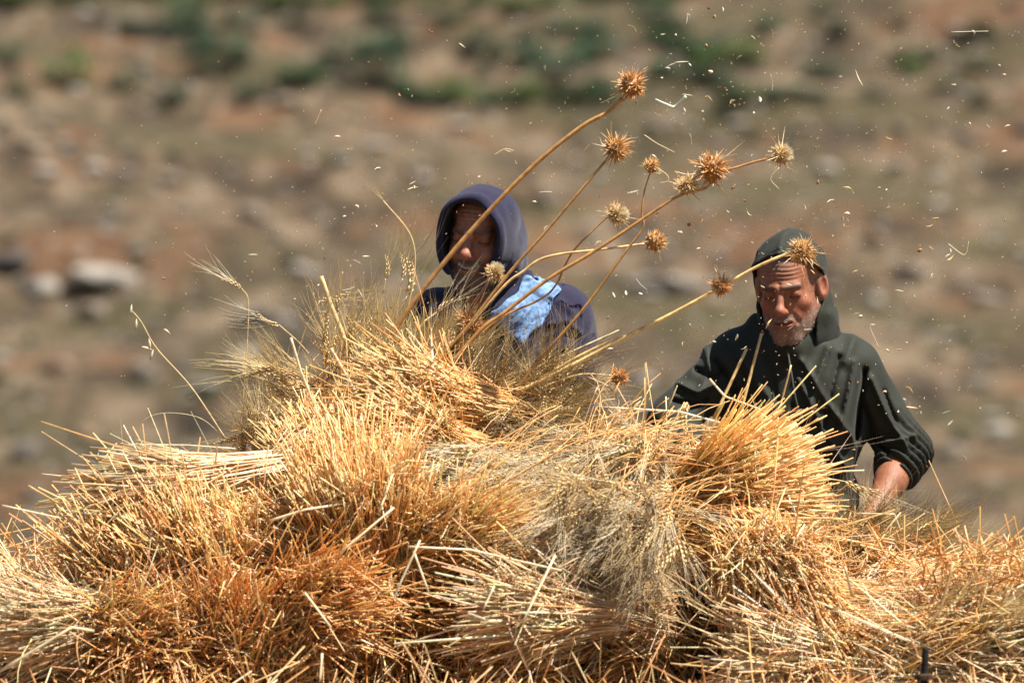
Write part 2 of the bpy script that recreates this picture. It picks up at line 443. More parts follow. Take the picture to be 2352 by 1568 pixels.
# ------------------------------------------------------------------ feed table under the heap
def box(c, s): 
    c = np.asarray(c, float); s = np.asarray(s, float) / 2
    v = np.array([[x, y, z] for x in (-1, 1) for y in (-1, 1) for z in (-1, 1)]) * s + c
    return v, np.array([[0, 1, 3, 2], [4, 6, 7, 5], [0, 4, 5, 1], [2, 3, 7, 6], [0, 2, 6, 4], [1, 5, 7, 3]])
DECK_Z = .56
tb = empty('feed_table', (0, -1.2, 0), 'steel feed table carrying the wheat heap, its rusty bolt showing at lower right', 'table')
v, f = box((0, -1.2, DECK_Z - .02), (3.6, 2.3, .04)); mk('deck', v, f, M_metal, tb, (.16, .11, .08), False)
for x in (-1.7, 1.7):
    for y in (-2.25, -.15):
        v, f = box((x, y, DECK_Z / 2 - .02), (.08, .08, DECK_Z - .04)); mk('leg', v, f, M_metal, tb, (.13, .09, .07), False)
bp_ = P(2122, 1552, -2.12)
v, f = box((bp_[0] + .1, -2.12, (DECK_Z + bp_[2]) / 2 - .008), (1.1, .05, bp_[2] - DECK_Z - .016)); mk('side_rail', v, f, M_metal, tb, (.15, .10, .07), False)
B = Bag()
a = np.arange(6) / 6 * 6.283
hexv = np.stack([np.cos(a) * .021, np.sin(a) * .021], 1)
z0 = bp_[2] - .008; z1 = z0 + .014
hv = np.concatenate([np.c_[hexv + bp_[:2], np.full(6, z0)], np.c_[hexv + bp_[:2], np.full(6, z1 - .004)], np.c_[hexv * .86 + bp_[:2], np.full(6, z1)]])
hf = [[k + 6 * s, (k + 1) % 6 + 6 * s, (k + 1) % 6 + 6 * s + 6] for s in (0, 1) for k in range(6)] + [[k + 6 * s, (k + 1) % 6 + 6 * s + 6, k + 6 * s + 6] for s in (0, 1) for k in range(6)] + [[12, 12 + k, 13 + k] for k in range(1, 5)]
bolt = mk('bolt', *tube([[bp_[0], bp_[1], z0 - .02], [bp_[0] + .004, bp_[1], z1 + .058]], [.0082, .0078], 14, (.14, .12, .115), 20)[:2], M_metal, tb, (.022, .017, .014), label='rusty bolt standing up from the rail')
mk('nut', hv - np.array(tb.location), np.array(hf), M_metal, bolt, (.045, .024, .014), False)

# ------------------------------------------------------------------ the heap
RIDGE_PX = [-500, -250, 0, 120, 250, 420, 560, 650, 760, 900, 1080, 1250, 1400, 1550, 1700, 1850, 1950, 2100, 2250, 2400, 2650, 2900]
RIDGE_PY = [1600, 1480, 1400, 1335, 1255, 1160, 1075, 965, 905, 860, 880, 930, 985, 1010, 1040, 1130, 1250, 1325, 1400, 1460, 1520, 1600]
RX = np.array([(p - 1176) * FRAME_W / 2352 for p in RIDGE_PX]); RZ = np.array([CAM_Z - (p - 784) * FRAME_W / 2352 for p in RIDGE_PY]) - .02
def core_z(x, y):
    zr = np.interp(x, RX, RZ)
    yf = -.55 - np.interp(x, [-1.6, -1.1, -.95, -.55, -.4, .25, .4, .8, .95, 1.3], [.22, .22, .40, .40, .18, .18, .18, .35, .7, .85])
    t = np.clip((-.55 - y) / (-.55 - yf), 0, 1)
    front = zr + (.92 - zr) * t ** 1.05 - np.clip((yf - y) / .10, 0, 1) * .45
    back = zr - np.clip((y + .55) / .42, 0, 1.2) ** 2 * (zr - DECK_Z)
    z = np.where(y < -.55, front, back)
    z = z + .035 * wob(x, y, 0 * x, 9, 3) + .015 * wob(x, y, 0 * x, 24, 4)
    z = DECK_Z - .01 + (z - DECK_Z) * np.clip((1.72 - np.abs(x)) / .35, 0, 1) ** .5
    return np.maximum(z - .03, DECK_Z - .005)
cx = np.linspace(-1.78, 1.78, 240); cy = np.linspace(-2.3, -.1, 120)
CX, CY = np.meshgrid(cx, cy, indexing='ij')
V = np.stack([CX, CY, core_z(CX, CY)], -1).reshape(-1, 3)
ii, jj = np.meshgrid(np.arange(239), np.arange(119), indexing='ij'); q = (ii * 120 + jj).ravel()
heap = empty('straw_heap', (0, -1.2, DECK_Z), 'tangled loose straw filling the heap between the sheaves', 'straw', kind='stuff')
mk('heap_core', V, np.stack([q, q + 120, q + 121, q + 1], 1), M_core, heap, (.17, .095, .036))  # solid brown mound added under the straw to block light and fill

def heap_hit(px, py, out=0.0):
    d = np.array([(px - 1176) * FRAME_W / 2352, CAM_D, -(py - 784) * FRAME_W / 2352]) / CAM_D
    t = np.linspace(CAM_D - 2.4, CAM_D - .15, 900); X = d[0] * t; Y = t - CAM_D; Z = CAM_Z + d[2] * t
    hit = core_z(X, Y) > Z
    k = np.argmax(hit) if hit.any() else int(np.argmin(np.abs(Y + .6)))
    return np.array([X[k], Y[k], Z[k]]) - d * out

PAL = {'gold': [(.91, .57, .225), (.87, .49, .16), (.92, .66, .33), (.78, .38, .11), (.91, .60, .26)],
       'pale': [(.91, .70, .42), (.92, .77, .53), (.86, .57, .29), (.91, .64, .35), (.78, .45, .19)],
       'amber': [(.84, .45, .14), (.77, .37, .10), (.88, .53, .205), (.64, .28, .075), (.87, .51, .195)],
       'grey': [(.62, .51, .34), (.50, .39, .25), (.72, .58, .36), (.40, .30, .18), (.66, .47, .23)]}
def pick(pal, n):
    p = np.array(PAL[pal]); c = p[rng.integers(0, len(p), n)] * (.8 + .28 * rng.random((n, 1)))
    c *= 1 + .05 * rng.normal(size=(n, 3)); return np.clip(c, .01, .93)

STRAW_VARIANTS = []
for pal in ('gold', 'pale', 'amber'):
    for k in range(5):
        bend = rng.normal(size=(1, 3)) * .05; kk = rng.normal(size=(1, 3)) * (.35 if k == 4 else .03)
        for zz in (bend, kk): zz[:, 2] = 0
        col = pick(pal, 1)
        V, F, C = strands(np.zeros((1, 3)), np.array([[0, 0, 1.]]), 1, .0024, None, None, 4, 5, .85, col, True, col * 1.12)
        t = V[:, 2:3]; V[:, 0:2] += (bend[:, :2] * t ** 2 + kk[:, :2] * np.maximum(0, t - .5)) * .35
        STRAW_VARIANTS.append((pal, mesh_data('straw', V, F, M_straw, C)))
def single_straw(parent, base, d, L, rad=1.0, pal='gold', name='straw', **props):
    ms = [m for p, m in STRAW_VARIANTS if p == pal] or [m for p, m in STRAW_VARIANTS if p == 'gold']
    loc = Vector(base) - (parent.location if parent else Vector())
    o = link(name, random.choice(ms).copy(), parent, loc, **props)
    q = Vector(d).to_track_quat('Z', 'Y') @ Euler((0, 0, random.uniform(0, 6.28))).to_quaternion()
    o.rotation_mode = 'QUATERNION'; o.rotation_quaternion = q; o.scale = (rad, rad, L)
    return o

# wheat ear templates along +Z: kernels in two rows with long awns
def ear_template(seed, awn_len, awn_spread, droop):
    r = np.random.default_rng(seed); B = Bag(); A = Bag()
    n = 20; Ls = .062
    octv = np.array([[0, 0, -1], [1, 0, -.1], [0, 1, -.1], [-1, 0, -.1], [0, -1, -.1], [0, 0, 1.]]); octf = np.array([[0, 2, 1], [0, 3, 2], [0, 4, 3], [0, 1, 4], [5, 1, 2], [5, 2, 3], [5, 3, 4], [5, 4, 1]])
    bend = lambda z: droop * z * z
    bs, ds, ls = [], [], []
    for i in range(n):
        z = i / n * Ls; side = (i % 2) * 2 - 1; ph = (i % 4) // 2 * 2 - 1
        s = 1 - .45 * (i / n) ** 2
        c = np.array([side * .0042 * s + bend(z), ph * .0022, z + .006])
        v = octv * np.array([.0030, .0028, .0075]) * s; v[:, 0] += side * .25 * v[:, 2]
        B.add(v + c, octf, np.array([1, 1, 1]) * (.8 + .4 * r.random()))
        bs.append(c + [0, 0, .006]); ds.append(np.array([side * awn_spread * (.4 + r.random()), r.normal() * awn_spread, 1])); ls.append(awn_len * (.65 + .5 * r.random()))
    sel = r.permutation(n)[:13]; bs = np.array(bs)[sel]; ds = np.array(ds)[sel]; ls = np.array(ls)[sel]; n = 13
    V, F, C = strands(bs, np.array(ds), ls, .00075, rng.normal(size=(n, 3)) * [.12, .12, 0] + [droop * .02, 0, 0], None, 3, 3, .15, (1, 1, 1), False)
    A.add(V, F, C)
    g = lambda q: (np.concatenate(q.V), np.concatenate(q.F), np.concatenate(q.C))
    return g(B), g(A)
EARS = [ear_template(1, .115, .10, 3), ear_template(2, .13, .16, 6), ear_template(3, .10, .07, 1), ear_template(4, .14, .22, 9)]
def ears_into(BE, BA, base, d, kc, ac, size=1.0, which=None):
    for i in range(len(base)):
        (V, F, C), (Va, Fa, Ca) = EARS[rng.integers(0, 4) if which is None else which]
        dd = d[i] / np.linalg.norm(d[i]); u, v = frames(dd[None]); u, v = u[0], v[0]
        a = rng.random() * 6.28; u2 = u * math.cos(a) + v * math.sin(a); v2 = np.cross(dd, u2)
        R = np.stack([u2, v2, dd], 1) * size * (.85 + .3 * rng.random())
        BE.add(V @ R.T + base[i], F, np.clip(C * kc[i], 0, .9)); BA.add(Va @ R.T + base[i], Fa, ac[i])
EARPAL = np.array([(.60, .42, .18), (.68, .50, .25), (.50, .33, .13), (.44, .31, .15)])
AWNPAL = {'gold': np.array([(.62, .45, .19), (.68, .52, .26), (.50, .34, .13)]), 'dark': np.array([(.45, .32, .14), (.16, .11, .06), (.56, .41, .19), (.62, .46, .22), (.40, .28, .12)]), 'pale': np.array([(.66, .56, .36), (.72, .63, .44), (.52, .42, .25)]), 'grey': np.array([(.58, .47, .30), (.38, .29, .18), (.68, .57, .38), (.60, .44, .22)])}

def sheaf(label, tie, butt, r0, r1, n, pal='gold', out0=.02, out1=.12, singles=24, lvar=.15, jit=.06, ears=0, awn='gold', ears_at=None, er=.10, rad=1.0, bendz=-.05, kinkp=.25, crush=.3, depth1=None, ears_out=.1, straw_back=True):
    """a sheaf: stems gathered at the band, cut butts fanning one way, ears the other"""
    T = heap_hit(*tie, out0) if len(tie) == 2 else P(*tie)
    Bt = P(butt[0], butt[1], T[1] + butt[2])
    t = empty('wheat_sheaf', T, label, 'sheaf', 'sheaves piled on the heap')
    axis = Bt - T; L = np.linalg.norm(axis); a = axis / L
    u, v = frames(a[None]); u, v = u[0], v[0]
    def disc(m, bias=.5):
        rr = rng.random(m) ** bias; th = rng.random(m) * 6.283; return rr * np.cos(th), rr * np.sin(th)
    x, y = disc(n, .42)
    base = T + (u[None] * x[:, None] + v[None] * y[:, None]) * r0 - a * (.05 * rng.random((n, 1)))
    gn = lambda: np.clip(rng.normal(size=n), -2, 2)
    tipx = x + gn() * .17; tipy = y + gn() * .17
    ll = L * (1 + lvar * gn() - .18 * (x * x + y * y))
    tips = T + a * ll[:, None] + (u[None] * tipx[:, None] + v[None] * tipy[:, None]) * r1
    d = tips - base + np.clip(rng.normal(size=(n, 3)), -1.8, 1.8) * jit * L
    Ls = np.linalg.norm(d, axis=1)
    col = pick(pal, n)
    S = Bag()
    S.add(*strands(base, d, Ls, .0019 * rad * (.55 + .8 * rng.random(n)), rng.normal(size=(n, 3)) * .10 + [0, 0, bendz], (rng.random((n, 1)) < kinkp) * np.clip(rng.normal(size=(n, 3)), -1.4, 1.4) * .5, 3, 3, .9, col, True, np.clip(col * 1.12 + .02, 0, .92)))
    if straw_back:                                    # stems running on past the band towards the ears
        m = n // 4; x2, y2 = disc(m)
        b2 = T + (u[None] * x2[:, None] + v[None] * y2[:, None]) * r0
        S.add(*strands(b2, -a + rng.normal(size=(m, 3)) * .25, .22 * (.6 + .6 * rng.random(m)), .0018, rng.normal(size=(m, 3)) * .1 + [0, 0, -.3], None, 3, 3, .8, pick(pal, m)))
    m = int(n * crush); x3, y3 = disc(m)                # broken and crushed stems lying over the bundle
    b3 = T + a * (L * rng.uniform(.35, 1.02, (m, 1))) + (u[None] * x3[:, None] + v[None] * y3[:, None]) * (r1 * 1.12)
    l3 = rng.uniform(.03, .13, m); d3 = norm(rng.normal(size=(m, 3)) + a * .5); c3 = pick(pal, m); wm = rng.random(m) < .25; c3[wm] = pick('pale', int(wm.sum()))
    S.add(*strands(b3 - d3 * l3[:, None] / 2, d3, l3, .0012 + .0012 * rng.random(m), rng.normal(size=(m, 3)) * .2, (rng.random((m, 1)) < .4) * rng.normal(size=(m, 3)), 3, 3, .9, c3))
    m = max(6, int(n * .05)); x4, y4 = disc(m)          # dry leaf blades
    b4 = T + a * (L * rng.uniform(.3, 1.0, (m, 1))) + (u[None] * x4[:, None] + v[None] * y4[:, None]) * (r1 * 1.1)
    c4 = pick('pale', m); S.add(*strands(b4, rng.normal(size=(m, 3)) + a * .8, rng.uniform(.05, .16, m), .0032 + .0025 * rng.random(m), rng.normal(size=(m, 3)) * .6 + [0, 0, -.3], (rng.random((m, 1)) < .4) * rng.normal(size=(m, 3)), 5, 4, .15, c4, False, None, .12))
    S.build('straw_stems', M_straw, t, kind='stuff')
    for k in range(singles):
        x1, y1 = disc(1, .2)
        if singles > 100: x1, y1 = disc(1, .3)
        bb = T + (u * x1 + v * y1) * r0 * 1.0
        tt = T + a * L * random.uniform(.84, 1.04) + (u * x1 + v * y1) * r1 * random.uniform(.85, 1.05)
        dd = tt - bb + rng.normal(size=3) * jit * L
        single_straw(t, bb, dd, float(np.linalg.norm(dd)), random.uniform(.85, 1.15) * rad, pal if pal != 'grey' else 'pale')
    if ears:
        E0 = heap_hit(*ears_at, ears_out) if ears_at is not None else T - a * .3
        BE, BA = Bag(), Bag()
        eb = E0 + rng.normal(size=(ears, 3)) * er * .6
        ed = norm((eb - T) + rng.normal(size=(ears, 3)) * .12)
        ears_into(BE, BA, eb, ed, EARPAL[rng.integers(0, 4, ears)], AWNPAL[awn][rng.integers(0, len(AWNPAL[awn]), ears)])
        BE.build('ears', M_ear, t, kind='stuff'); BA.build('awns', M_awn, t, kind='stuff')
    return t

sheaf('fanned golden sheaf with its cut ends turned to the man in green', (1545, 1165, -.80), (1810, 1098, -.2), .05, .135, 3000, 'gold', singles=260, lvar=.06, jit=.03, rad=1.2, bendz=0, kinkp=.03, crush=.06)
sheaf('slim pale sheaf lying flat on the left shoulder of the heap', (625, 1078, -1.0), (240, 1152, -.15), .042, .048, 1700, 'pale', singles=90, jit=.022, lvar=.07, rad=1.15, bendz=0, kinkp=.02, crush=.1)
sheaf('upright golden sheaf standing like a brush, left of centre', (840, 1250, -1.1), (800, 1050, -.1), .12, .135, 2600, 'gold', singles=30, lvar=.17)
sheaf('upright golden tuft behind the brush-like sheaf, beside the bearded stalks', (760, 1110, -.8), (715, 985, -.05), .08, .085, 1400, 'gold', singles=14, lvar=.2)
sheaf('sheaf with sunlit cut ends turned left, just below the man in blue', (1110, 940, -.72), (880, 892, -.2), .06, .07, 2000, 'gold', singles=60, jit=.03, lvar=.1, crush=.12)
sheaf('golden sheaf under the ends of the cut sheaf, turned left', (1060, 1040, -.85), (890, 985, -.2), .06, .065, 1600, 'gold', singles=30, jit=.05, lvar=.12)
sheaf('flat sheaf at the left edge whose pale ends point left', (300, 1425, -1.25), (50, 1430, -.14), .055, .06, 1100, 'pale', singles=24)
sheaf('flat pale sheaf at the lower centre with loose ends pointing left', (1390, 1410, -1.3), (1130, 1395, -.18), .045, .07, 420, 'pale', singles=36, lvar=.22, rad=1.2, crush=.8)
sheaf('rounded sheaf hanging down in front of the fanned sheaf', (1730, 1275, -1.15), (1800, 1345, -.2), .11, .11, 2000, 'gold', singles=14, bendz=-.15)
sheaf('flat pale sheaf running right under the bearded ears', (1920, 1375, -1.2), (2260, 1460, -.1), .05, .06, 1300, 'pale', singles=14, jit=.05)
# handfuls of cut straw, row above row
ORD = ['first', 'second', 'third', 'fourth', 'fifth', 'sixth', 'seventh', 'eighth', 'ninth', 'tenth', 'eleventh', 'twelfth', 'thirteenth', 'fourteenth', 'fifteenth', 'sixteenth', 'seventeenth', 'eighteenth']
ROWS = [('upper', 1300, -1.05, [300, 430, 570, 690, 950, 1070]), ('middle', 1390, -1.10, [40, 200, 350, 500, 640, 790, 930, 1070, 1240, 1400, 1560, 1690, 1850, 1980, 2110]),
        ('lower', 1480, -1.13, [240, 380, 520, 650, 1290, 1420, 1790, 1920, 2050, 2180, 2310]), ('bottom-edge', 1560, -1.13, [190, 330, 470, 600, 1240, 1850, 1990, 2120, 2250, 2350])]
for rname, py, yy, cols in ROWS:
    for i, px in enumerate(cols):
        qx = px + random.uniform(-22, 22); qy = py + random.uniform(-22, 22) + (25 if px < 720 and py < 1350 else 0) + (np.interp(px, [0, 380], [125, 15]) if py < 1450 else 0) + (np.interp(px, [1850, 2350], [0, 85]) if py < 1450 else 0) - (35 if 720 < px < 1000 and py < 1350 else 0)
        row = [r[0] for r in ROWS].index(rname); pal = 'gold'
        if px < 240: dv = (-.75, -.6, .14); pal = random.choice(['gold', 'pale'])
        elif px < 720: dv = (-.4, -.65, .55) if row < 1 else (random.uniform(-.4, .4), -.9, random.uniform(-.15, .4)); pal = 'gold' if row < 1 else random.choice(['amber', 'gold'])
        elif px < 930: dv = (.1, -.65, .65) if row < 1 else (.1, -.95, -.1); pal = 'gold' if row < 1 else 'amber'
        elif px < 1260: dv = (.6, -.6, .45) if row < 1 else (-.2, -.95, 0); pal = 'gold' if row < 1 else random.choice(['gold', 'amber'])
        elif px < 1620: dv = (-.35, -.8, -.1); pal = random.choice(['amber', 'grey', 'gold'])
        elif px < 1900: dv = (.25, -.75, -.4); pal = random.choice(['gold', 'gold', 'amber'])
        else: dv = (random.choice([.85, .85, -.6]), -.45, -.12); pal = random.choice(['pale', 'pale', 'gold'])
        dv = np.array(dv) + rng.normal(size=3) * .14; dv /= np.linalg.norm(dv)
        yo = 0
        if row >= 1 and (px < 210 or 700 < px < 1720): yo = .10 if row == 1 else .26
        if px > 1780: yo = -.06 * row
        Lh = random.uniform(.20, .30) * (1.25 if abs(dv[0]) > .6 else 1); kk = FRAME_W / 2352
        tip = (qx + dv[0] * Lh / kk, qy - dv[2] * Lh / kk, dv[1] * Lh)
        rr = random.uniform(.07, .10)
        sheaf('handful of %s straw, %s from the left in the %s row of the heap' % ({'gold': 'golden', 'pale': 'pale', 'amber': 'amber', 'grey': 'greyish'}[pal], ORD[i], rname), (qx, qy, yy + yo + random.uniform(-.09, .05)), tip, rr, rr * random.uniform(.9, 1.1), 950, pal,
              singles=4 if 240 < px < 1800 else 0, lvar=.2, jit=.10, kinkp=.35, crush=.28, rad=random.uniform(.9, 1.15), bendz=random.uniform(-.2, .05))

def ear_bunch(label, px, py, spread, n, direction, awn, out=.05, size=1.0, jit=.3, stems=True, pal='gold'):
    """ears lying or standing together, each on the last hand's breadth of its stem"""
    c = heap_hit(px, py, out) if not isinstance(out, tuple) else P(px, py, out[0])
    t = empty('wheat_ears', c, label, 'wheat ears', 'bunches of bearded ears on the heap')
    k = FRAME_W / 2352
    b = c + np.stack([rng.uniform(-1, 1, n) * spread[0] * k, rng.uniform(-1, 1, n) * .10, rng.uniform(-1, 1, n) * spread[1] * k], 1)
    d = norm(np.array(direction)[None] + rng.normal(size=(n, 3)) * jit)
    BE, BA, BS = Bag(), Bag(), Bag()
    ears_into(BE, BA, b, d, EARPAL[rng.integers(0, 4, n)], AWNPAL[awn][rng.integers(0, len(AWNPAL[awn]), n)], size)
    BS.add(*strands(b + d * .004, -d, .16 + .1 * rng.random(n), .0013, np.array([[0, 0, -.35]]) + rng.normal(size=(n, 3)) * .15, None, 4, 3, 1, pick(pal, n)))
    BE.build('ears', M_ear, t, kind='stuff'); BA.build('awns', M_awn, t, kind='stuff'); BS.build('stems', M_straw, t, kind='stuff')
    return t
ear_bunch('bearded ears bristling at the top of the heap, left of the man in blue', 860, 835, (110, 45), 60, (.25, -.1, 1), 'gold', (-.62,), jit=.4)
ear_bunch('ears with golden beards against the chest of the man in blue', 985, 850, (90, 40), 55, (.5, -.2, 1), 'gold', (-.55,), jit=.35)
ear_bunch('dark bearded ears crowded in front of the man in blue', 1190, 915, (130, 60), 120, (.6, -.3, .7), 'dark', (-.6,), jit=.5)
ear_bunch('brown ears lying right of the cut ends in the hollow', 1180, 980, (110, 40), 90, (.7, -.5, -.1), 'dark', (-.72,), jit=.5)
ear_bunch('pale long-bearded ears draped across the middle', 1200, 1070, (130, 45), 130, (-.7, -.4, -.35), 'pale', (-1.0,), jit=.3, size=1.2)
ear_bunch('pale ears sweeping down beside the fanned sheaf', 1420, 1050, (90, 55), 120, (-.5, -.4, -.6), 'pale', (-.95,), jit=.35, size=1.2)
ear_bunch('grey matted ears to the left of the fanned sheaf', 1420, 1170, (130, 80), 105, (-.5, -.6, -.4), 'grey', (-1.27,), jit=.5, size=1.2)
ear_bunch('grey ears hanging below the tie of the fanned sheaf', 1520, 1235, (70, 70), 34, (-.2, -.6, -.7), 'grey', (-1.3,), jit=.5, size=1.2)
ear_bunch('brown ears under the forearm of the man in green', 2000, 1245, (110, 35), 110, (.75, -.3, .18), 'dark', .10, jit=.4)
ear_bunch('golden bearded ears fanning out at the right edge', 2150, 1350, (150, 30), 190, (.88, -.15, .28), 'gold', .12, jit=.3, size=1.1)
ear_bunch('golden ears low at the right edge', 2240, 1425, (120, 35), 120, (.9, -.2, .08), 'gold', .16, jit=.3)
ear_bunch('grey-brown ears under the bearded fan on the right', 1980, 1310, (120, 40), 90, (.6, -.5, .1), 'dark', .06, jit=.5)
ear_bunch('drooping ears with wiry beards hanging in the dark gap at lower right', 1650, 1440, (70, 60), 34, (-.35, -.3, -.9), 'pale', .14, jit=.3)
ear_bunch('wiry ears hanging at the bottom edge in the middle', 1180, 1540, (110, 24), 30, (-.3, -.4, -.5), 'pale', .12, jit=.6)
ear_bunch('ears tucked behind the slim pale sheaf on the left', 590, 1030, (50, 30), 24, (-.3, -.2, .8), 'gold', (-.6,), jit=.5)
ear_bunch('ears along the lower edge of the slim pale sheaf', 450, 1145, (110, 22), 50, (-.8, -.3, -.1), 'grey', (-.95,), jit=.4)
ear_bunch('ears spiking left from the upper left of the heap', 690, 890, (60, 40), 20, (-.8, -.2, .3), 'gold', (-.62,), jit=.35)

# loose straw over the whole heap (uncountable) and single straws one can pick out
n = 9000
lx = rng.uniform(-1.5, 1.5, n); ly = rng.uniform(-2.15, -.4, n); lz = core_z(lx, ly) + rng.uniform(0, .09, n)
d = norm(rng.normal(size=(n, 3)) * [1, .7, .45]); Ll = rng.uniform(.04, .24, n)
S = Bag(); c = pick('gold', n); pm = rng.random(n) < .3; c[pm] = pick('pale', int(pm.sum())); am = rng.random(n) < .3; c[am] = pick('amber', int(am.sum()))
S.add(*strands(np.stack([lx, ly, lz], 1) - d * Ll[:, None] / 2, d, Ll, .0019 * (.7 + .5 * rng.random(n)), rng.normal(size=(n, 3)) * .08, (rng.random((n, 1)) < .2) * rng.normal(size=(n, 3)), 3, 3, .95, c))
n = 3000
wx = rng.uniform(-1.5, 1.5, n); wz = rng.uniform(.58, 1.0, n)
wy = -.55 - np.interp(wx, [-1.6, -1.1, -.95, -.55, -.4, .25, .4, .8, .95, 1.3], [.22, .22, .40, .40, .18, .18, .18, .35, .7, .85]) - .06 - rng.uniform(0, .14, n)
d = norm(rng.normal(size=(n, 3)) * [.8, .6, .8] + [0, -.3, -.3]); Ll = rng.uniform(.05, .22, n); c = pick('amber', n); pm = rng.random(n) < .4; c[pm] = pick('gold', int(pm.sum()))
S.add(*strands(np.stack([wx, wy, wz], 1) - d * Ll[:, None] / 2, d, Ll, .002, rng.normal(size=(n, 3)) * .1 + [0, 0, -.1], (rng.random((n, 1)) < .2) * rng.normal(size=(n, 3)), 3, 3, .95, c))
S.build('tangled_straw', M_straw, heap, kind='stuff')
G_LOOSE = 'single loose straws on the heap'
def bent_straw(pts, label=None, w=.0026, pal=(.80, .68, .44), out=.22):
    W = [P(*p) if len(p) == 3 else heap_hit(p[0], p[1], out) for p in pts]
    c = np.array(W); B = Bag(); m = []
    for i in range(len(c) - 1):
        for s in np.linspace(0, 1, 4, endpoint=False): m.append(c[i] + (c[i + 1] - c[i]) * s)
    m.append(c[-1]); B.add(*tube(m, [w, w * .9], 6, pal, 1))
    o = B.build('loose_straw', M_straw, None); 
    o['label'] = label or 'loose pale straw lying across the heap'; o['category'] = 'straw'
    if not label: o['group'] = G_LOOSE
    return o
bent_straw([(150, 1172, -1.25), (330, 1195, -1.25), (480, 1222, -1.2)], 'long pale straw slanting across the left of the heap below the slim sheaf')
bent_straw([(0, 1540, -1.95), (165, 1440, -1.95), (215, 1448, -1.9)], 'thick bent white straw in the lower left corner', .0036)
bent_straw([(620, 1195, -1.35), (700, 1170, -1.35), (800, 1155, -1.3)], 'pale straw pointing left out of the brush-like sheaf', .0032)
bent_straw([(780, 1270, -1.5), (905, 1165, -1.45)], 'straight white straw leaning on the middle sheaf', .003)
bent_straw([(905, 1080, -1.3), (870, 1180, -1.35)], 'short straw hooked over the brush-like sheaf')
bent_straw([(940, 1255, -1.55), (1080, 1262, -1.5), (1290, 1310, -1.5)], 'long pale straw stretched across the middle of the heap', .003)
bent_straw([(965, 1240, -1.6), (905, 1370, -1.62), (945, 1395, -1.6)], 'white straw folded into a hook at the middle', .0026)
bent_straw([(950, 1265, -1.6), (985, 1360, -1.62)], 'white straw hanging below the hooked straw')
bent_straw([(1275, 1275, -1.55), (1200, 1430, -1.65)], 'white straw leaning down under the grey ears', .003)
bent_straw([(1135, 1345, -1.7), (1110, 1400, -1.72)], 'short white straw at the end of the flat pale sheaf')
bent_straw([(740, 1500, -1.9), (735, 1565, -1.92)], 'short white straw upright near the bottom edge', .003)
bent_straw([(1385, 935, -.75), (1560, 945, -.75), (1660, 972, -.75)], 'white straw lying along the ridge in front of the sleeve', .003, (.85, .78, .6))
bent_straw([(1630, 870, -.75), (1665, 910, -.78), (1760, 945, -.8)], 'kinked pale straw rising above the fanned sheaf')
bent_straw([(1850, 1085, -.8), (1985, 1080, -.8)], 'pale straw sticking out past the green jacket hem')
bent_straw([(1960, 1178, -1.0), (2055, 1180, -1.0), (2070, 1222, -1.0)], 'thin bent straw below the forearm of the man in green', .0016)
bent_straw([(1695, 970, -.7), (1749, 766, -.65)], 'tall straw stub standing highest above the fanned sheaf', .0042, (.66, .45, .18))
bent_straw([(1640, 960, -.7), (1715, 800, -.65)], 'straw stub standing left of the tallest stub', .004, (.68, .46, .19))
bent_straw([(1770, 970, -.7), (1793, 930, -.6), (1817, 838, -.6)], 'thin straw stub against the green jacket', .0026, (.62, .42, .18))
bent_straw([(800, 800, -.7), (760, 700, -.68), (738, 635, -.66)], 'stout straw stub standing tallest at the left of the ears', .0062, (.70, .50, .24))
bent_straw([(870, 1000, -1.0), (800, 870, -.9), (760, 800, -.88)], 'long straw leaning left in front of the ears', .0042, (.74, .56, .3))
bent_straw([(745, 990, -.9), (690, 850, -.9), (668, 775, -.9)], 'pale straw leaning left on the upper left slope', .0038, (.80, .66, .42))
bent_straw([(540, 1030, -.8), (430, 1022, -.8), (295, 1020, -.8)], 'white straw jutting level over the slim pale sheaf', .002, (.85, .76, .56))
bent_straw([(200, 1125, -.9), (165, 1095, -.9), (95, 1088, -.9)], 'thin straw poking out left of the slim pale sheaf', .002, (.82, .7, .48))
bent_straw([(140, 1190, -1.3), (5, 1160, -1.35)], 'thin straw at the left edge rising to the left', .0024)
bent_straw([(150, 1165, -1.25), (65, 1115, -1.3)], 'straw slanting up at the left edge', .0026, (.70, .48, .2))
bent_straw([(700, 1360, -1.7), (760, 1440, -1.75)], 'dark-edged straw sloping down at the lower left')
bent_straw([(2190, 1290, -1.6), (2160, 1400, -1.6), (2130, 1440, -1.6)], 'blurred straw leaning over the bolt', .004, (.62, .42, .19))
bent_straw([(1960, 1370, -1.7), (1940, 1300, -1.75), (1955, 1365, -1.7)], 'folded straw leaf at the lower right')
for k in range(110):
    px = random.uniform(20, 2330); py = random.uniform(1180, 1560)
    if py < np.interp(px, RIDGE_PX, RIDGE_PY) + 60: continue
    c = heap_hit(px, py, random.uniform(.16, .26)); a = random.uniform(0, 6.28)
    d = np.array([math.cos(a), random.uniform(-.6, .6), .8 * math.sin(a)])
    single_straw(None, c, d, random.uniform(.05, .17), random.uniform(1.0, 1.35), 'pale', 'loose_straw', label='loose pale straw %s on the %s of the heap' % ('lying level' if abs(d[2]) < .3 else 'standing steeply' if abs(d[2]) > .6 else 'lying aslant', ('far left' if px < 450 else 'left' if px < 900 else 'middle' if px < 1400 else 'right' if px < 1900 else 'far right') + (' bottom edge' if py > 1430 else ' upper slope' if py < 1270 else ' front')), category='straw', group=G_LOOSE)

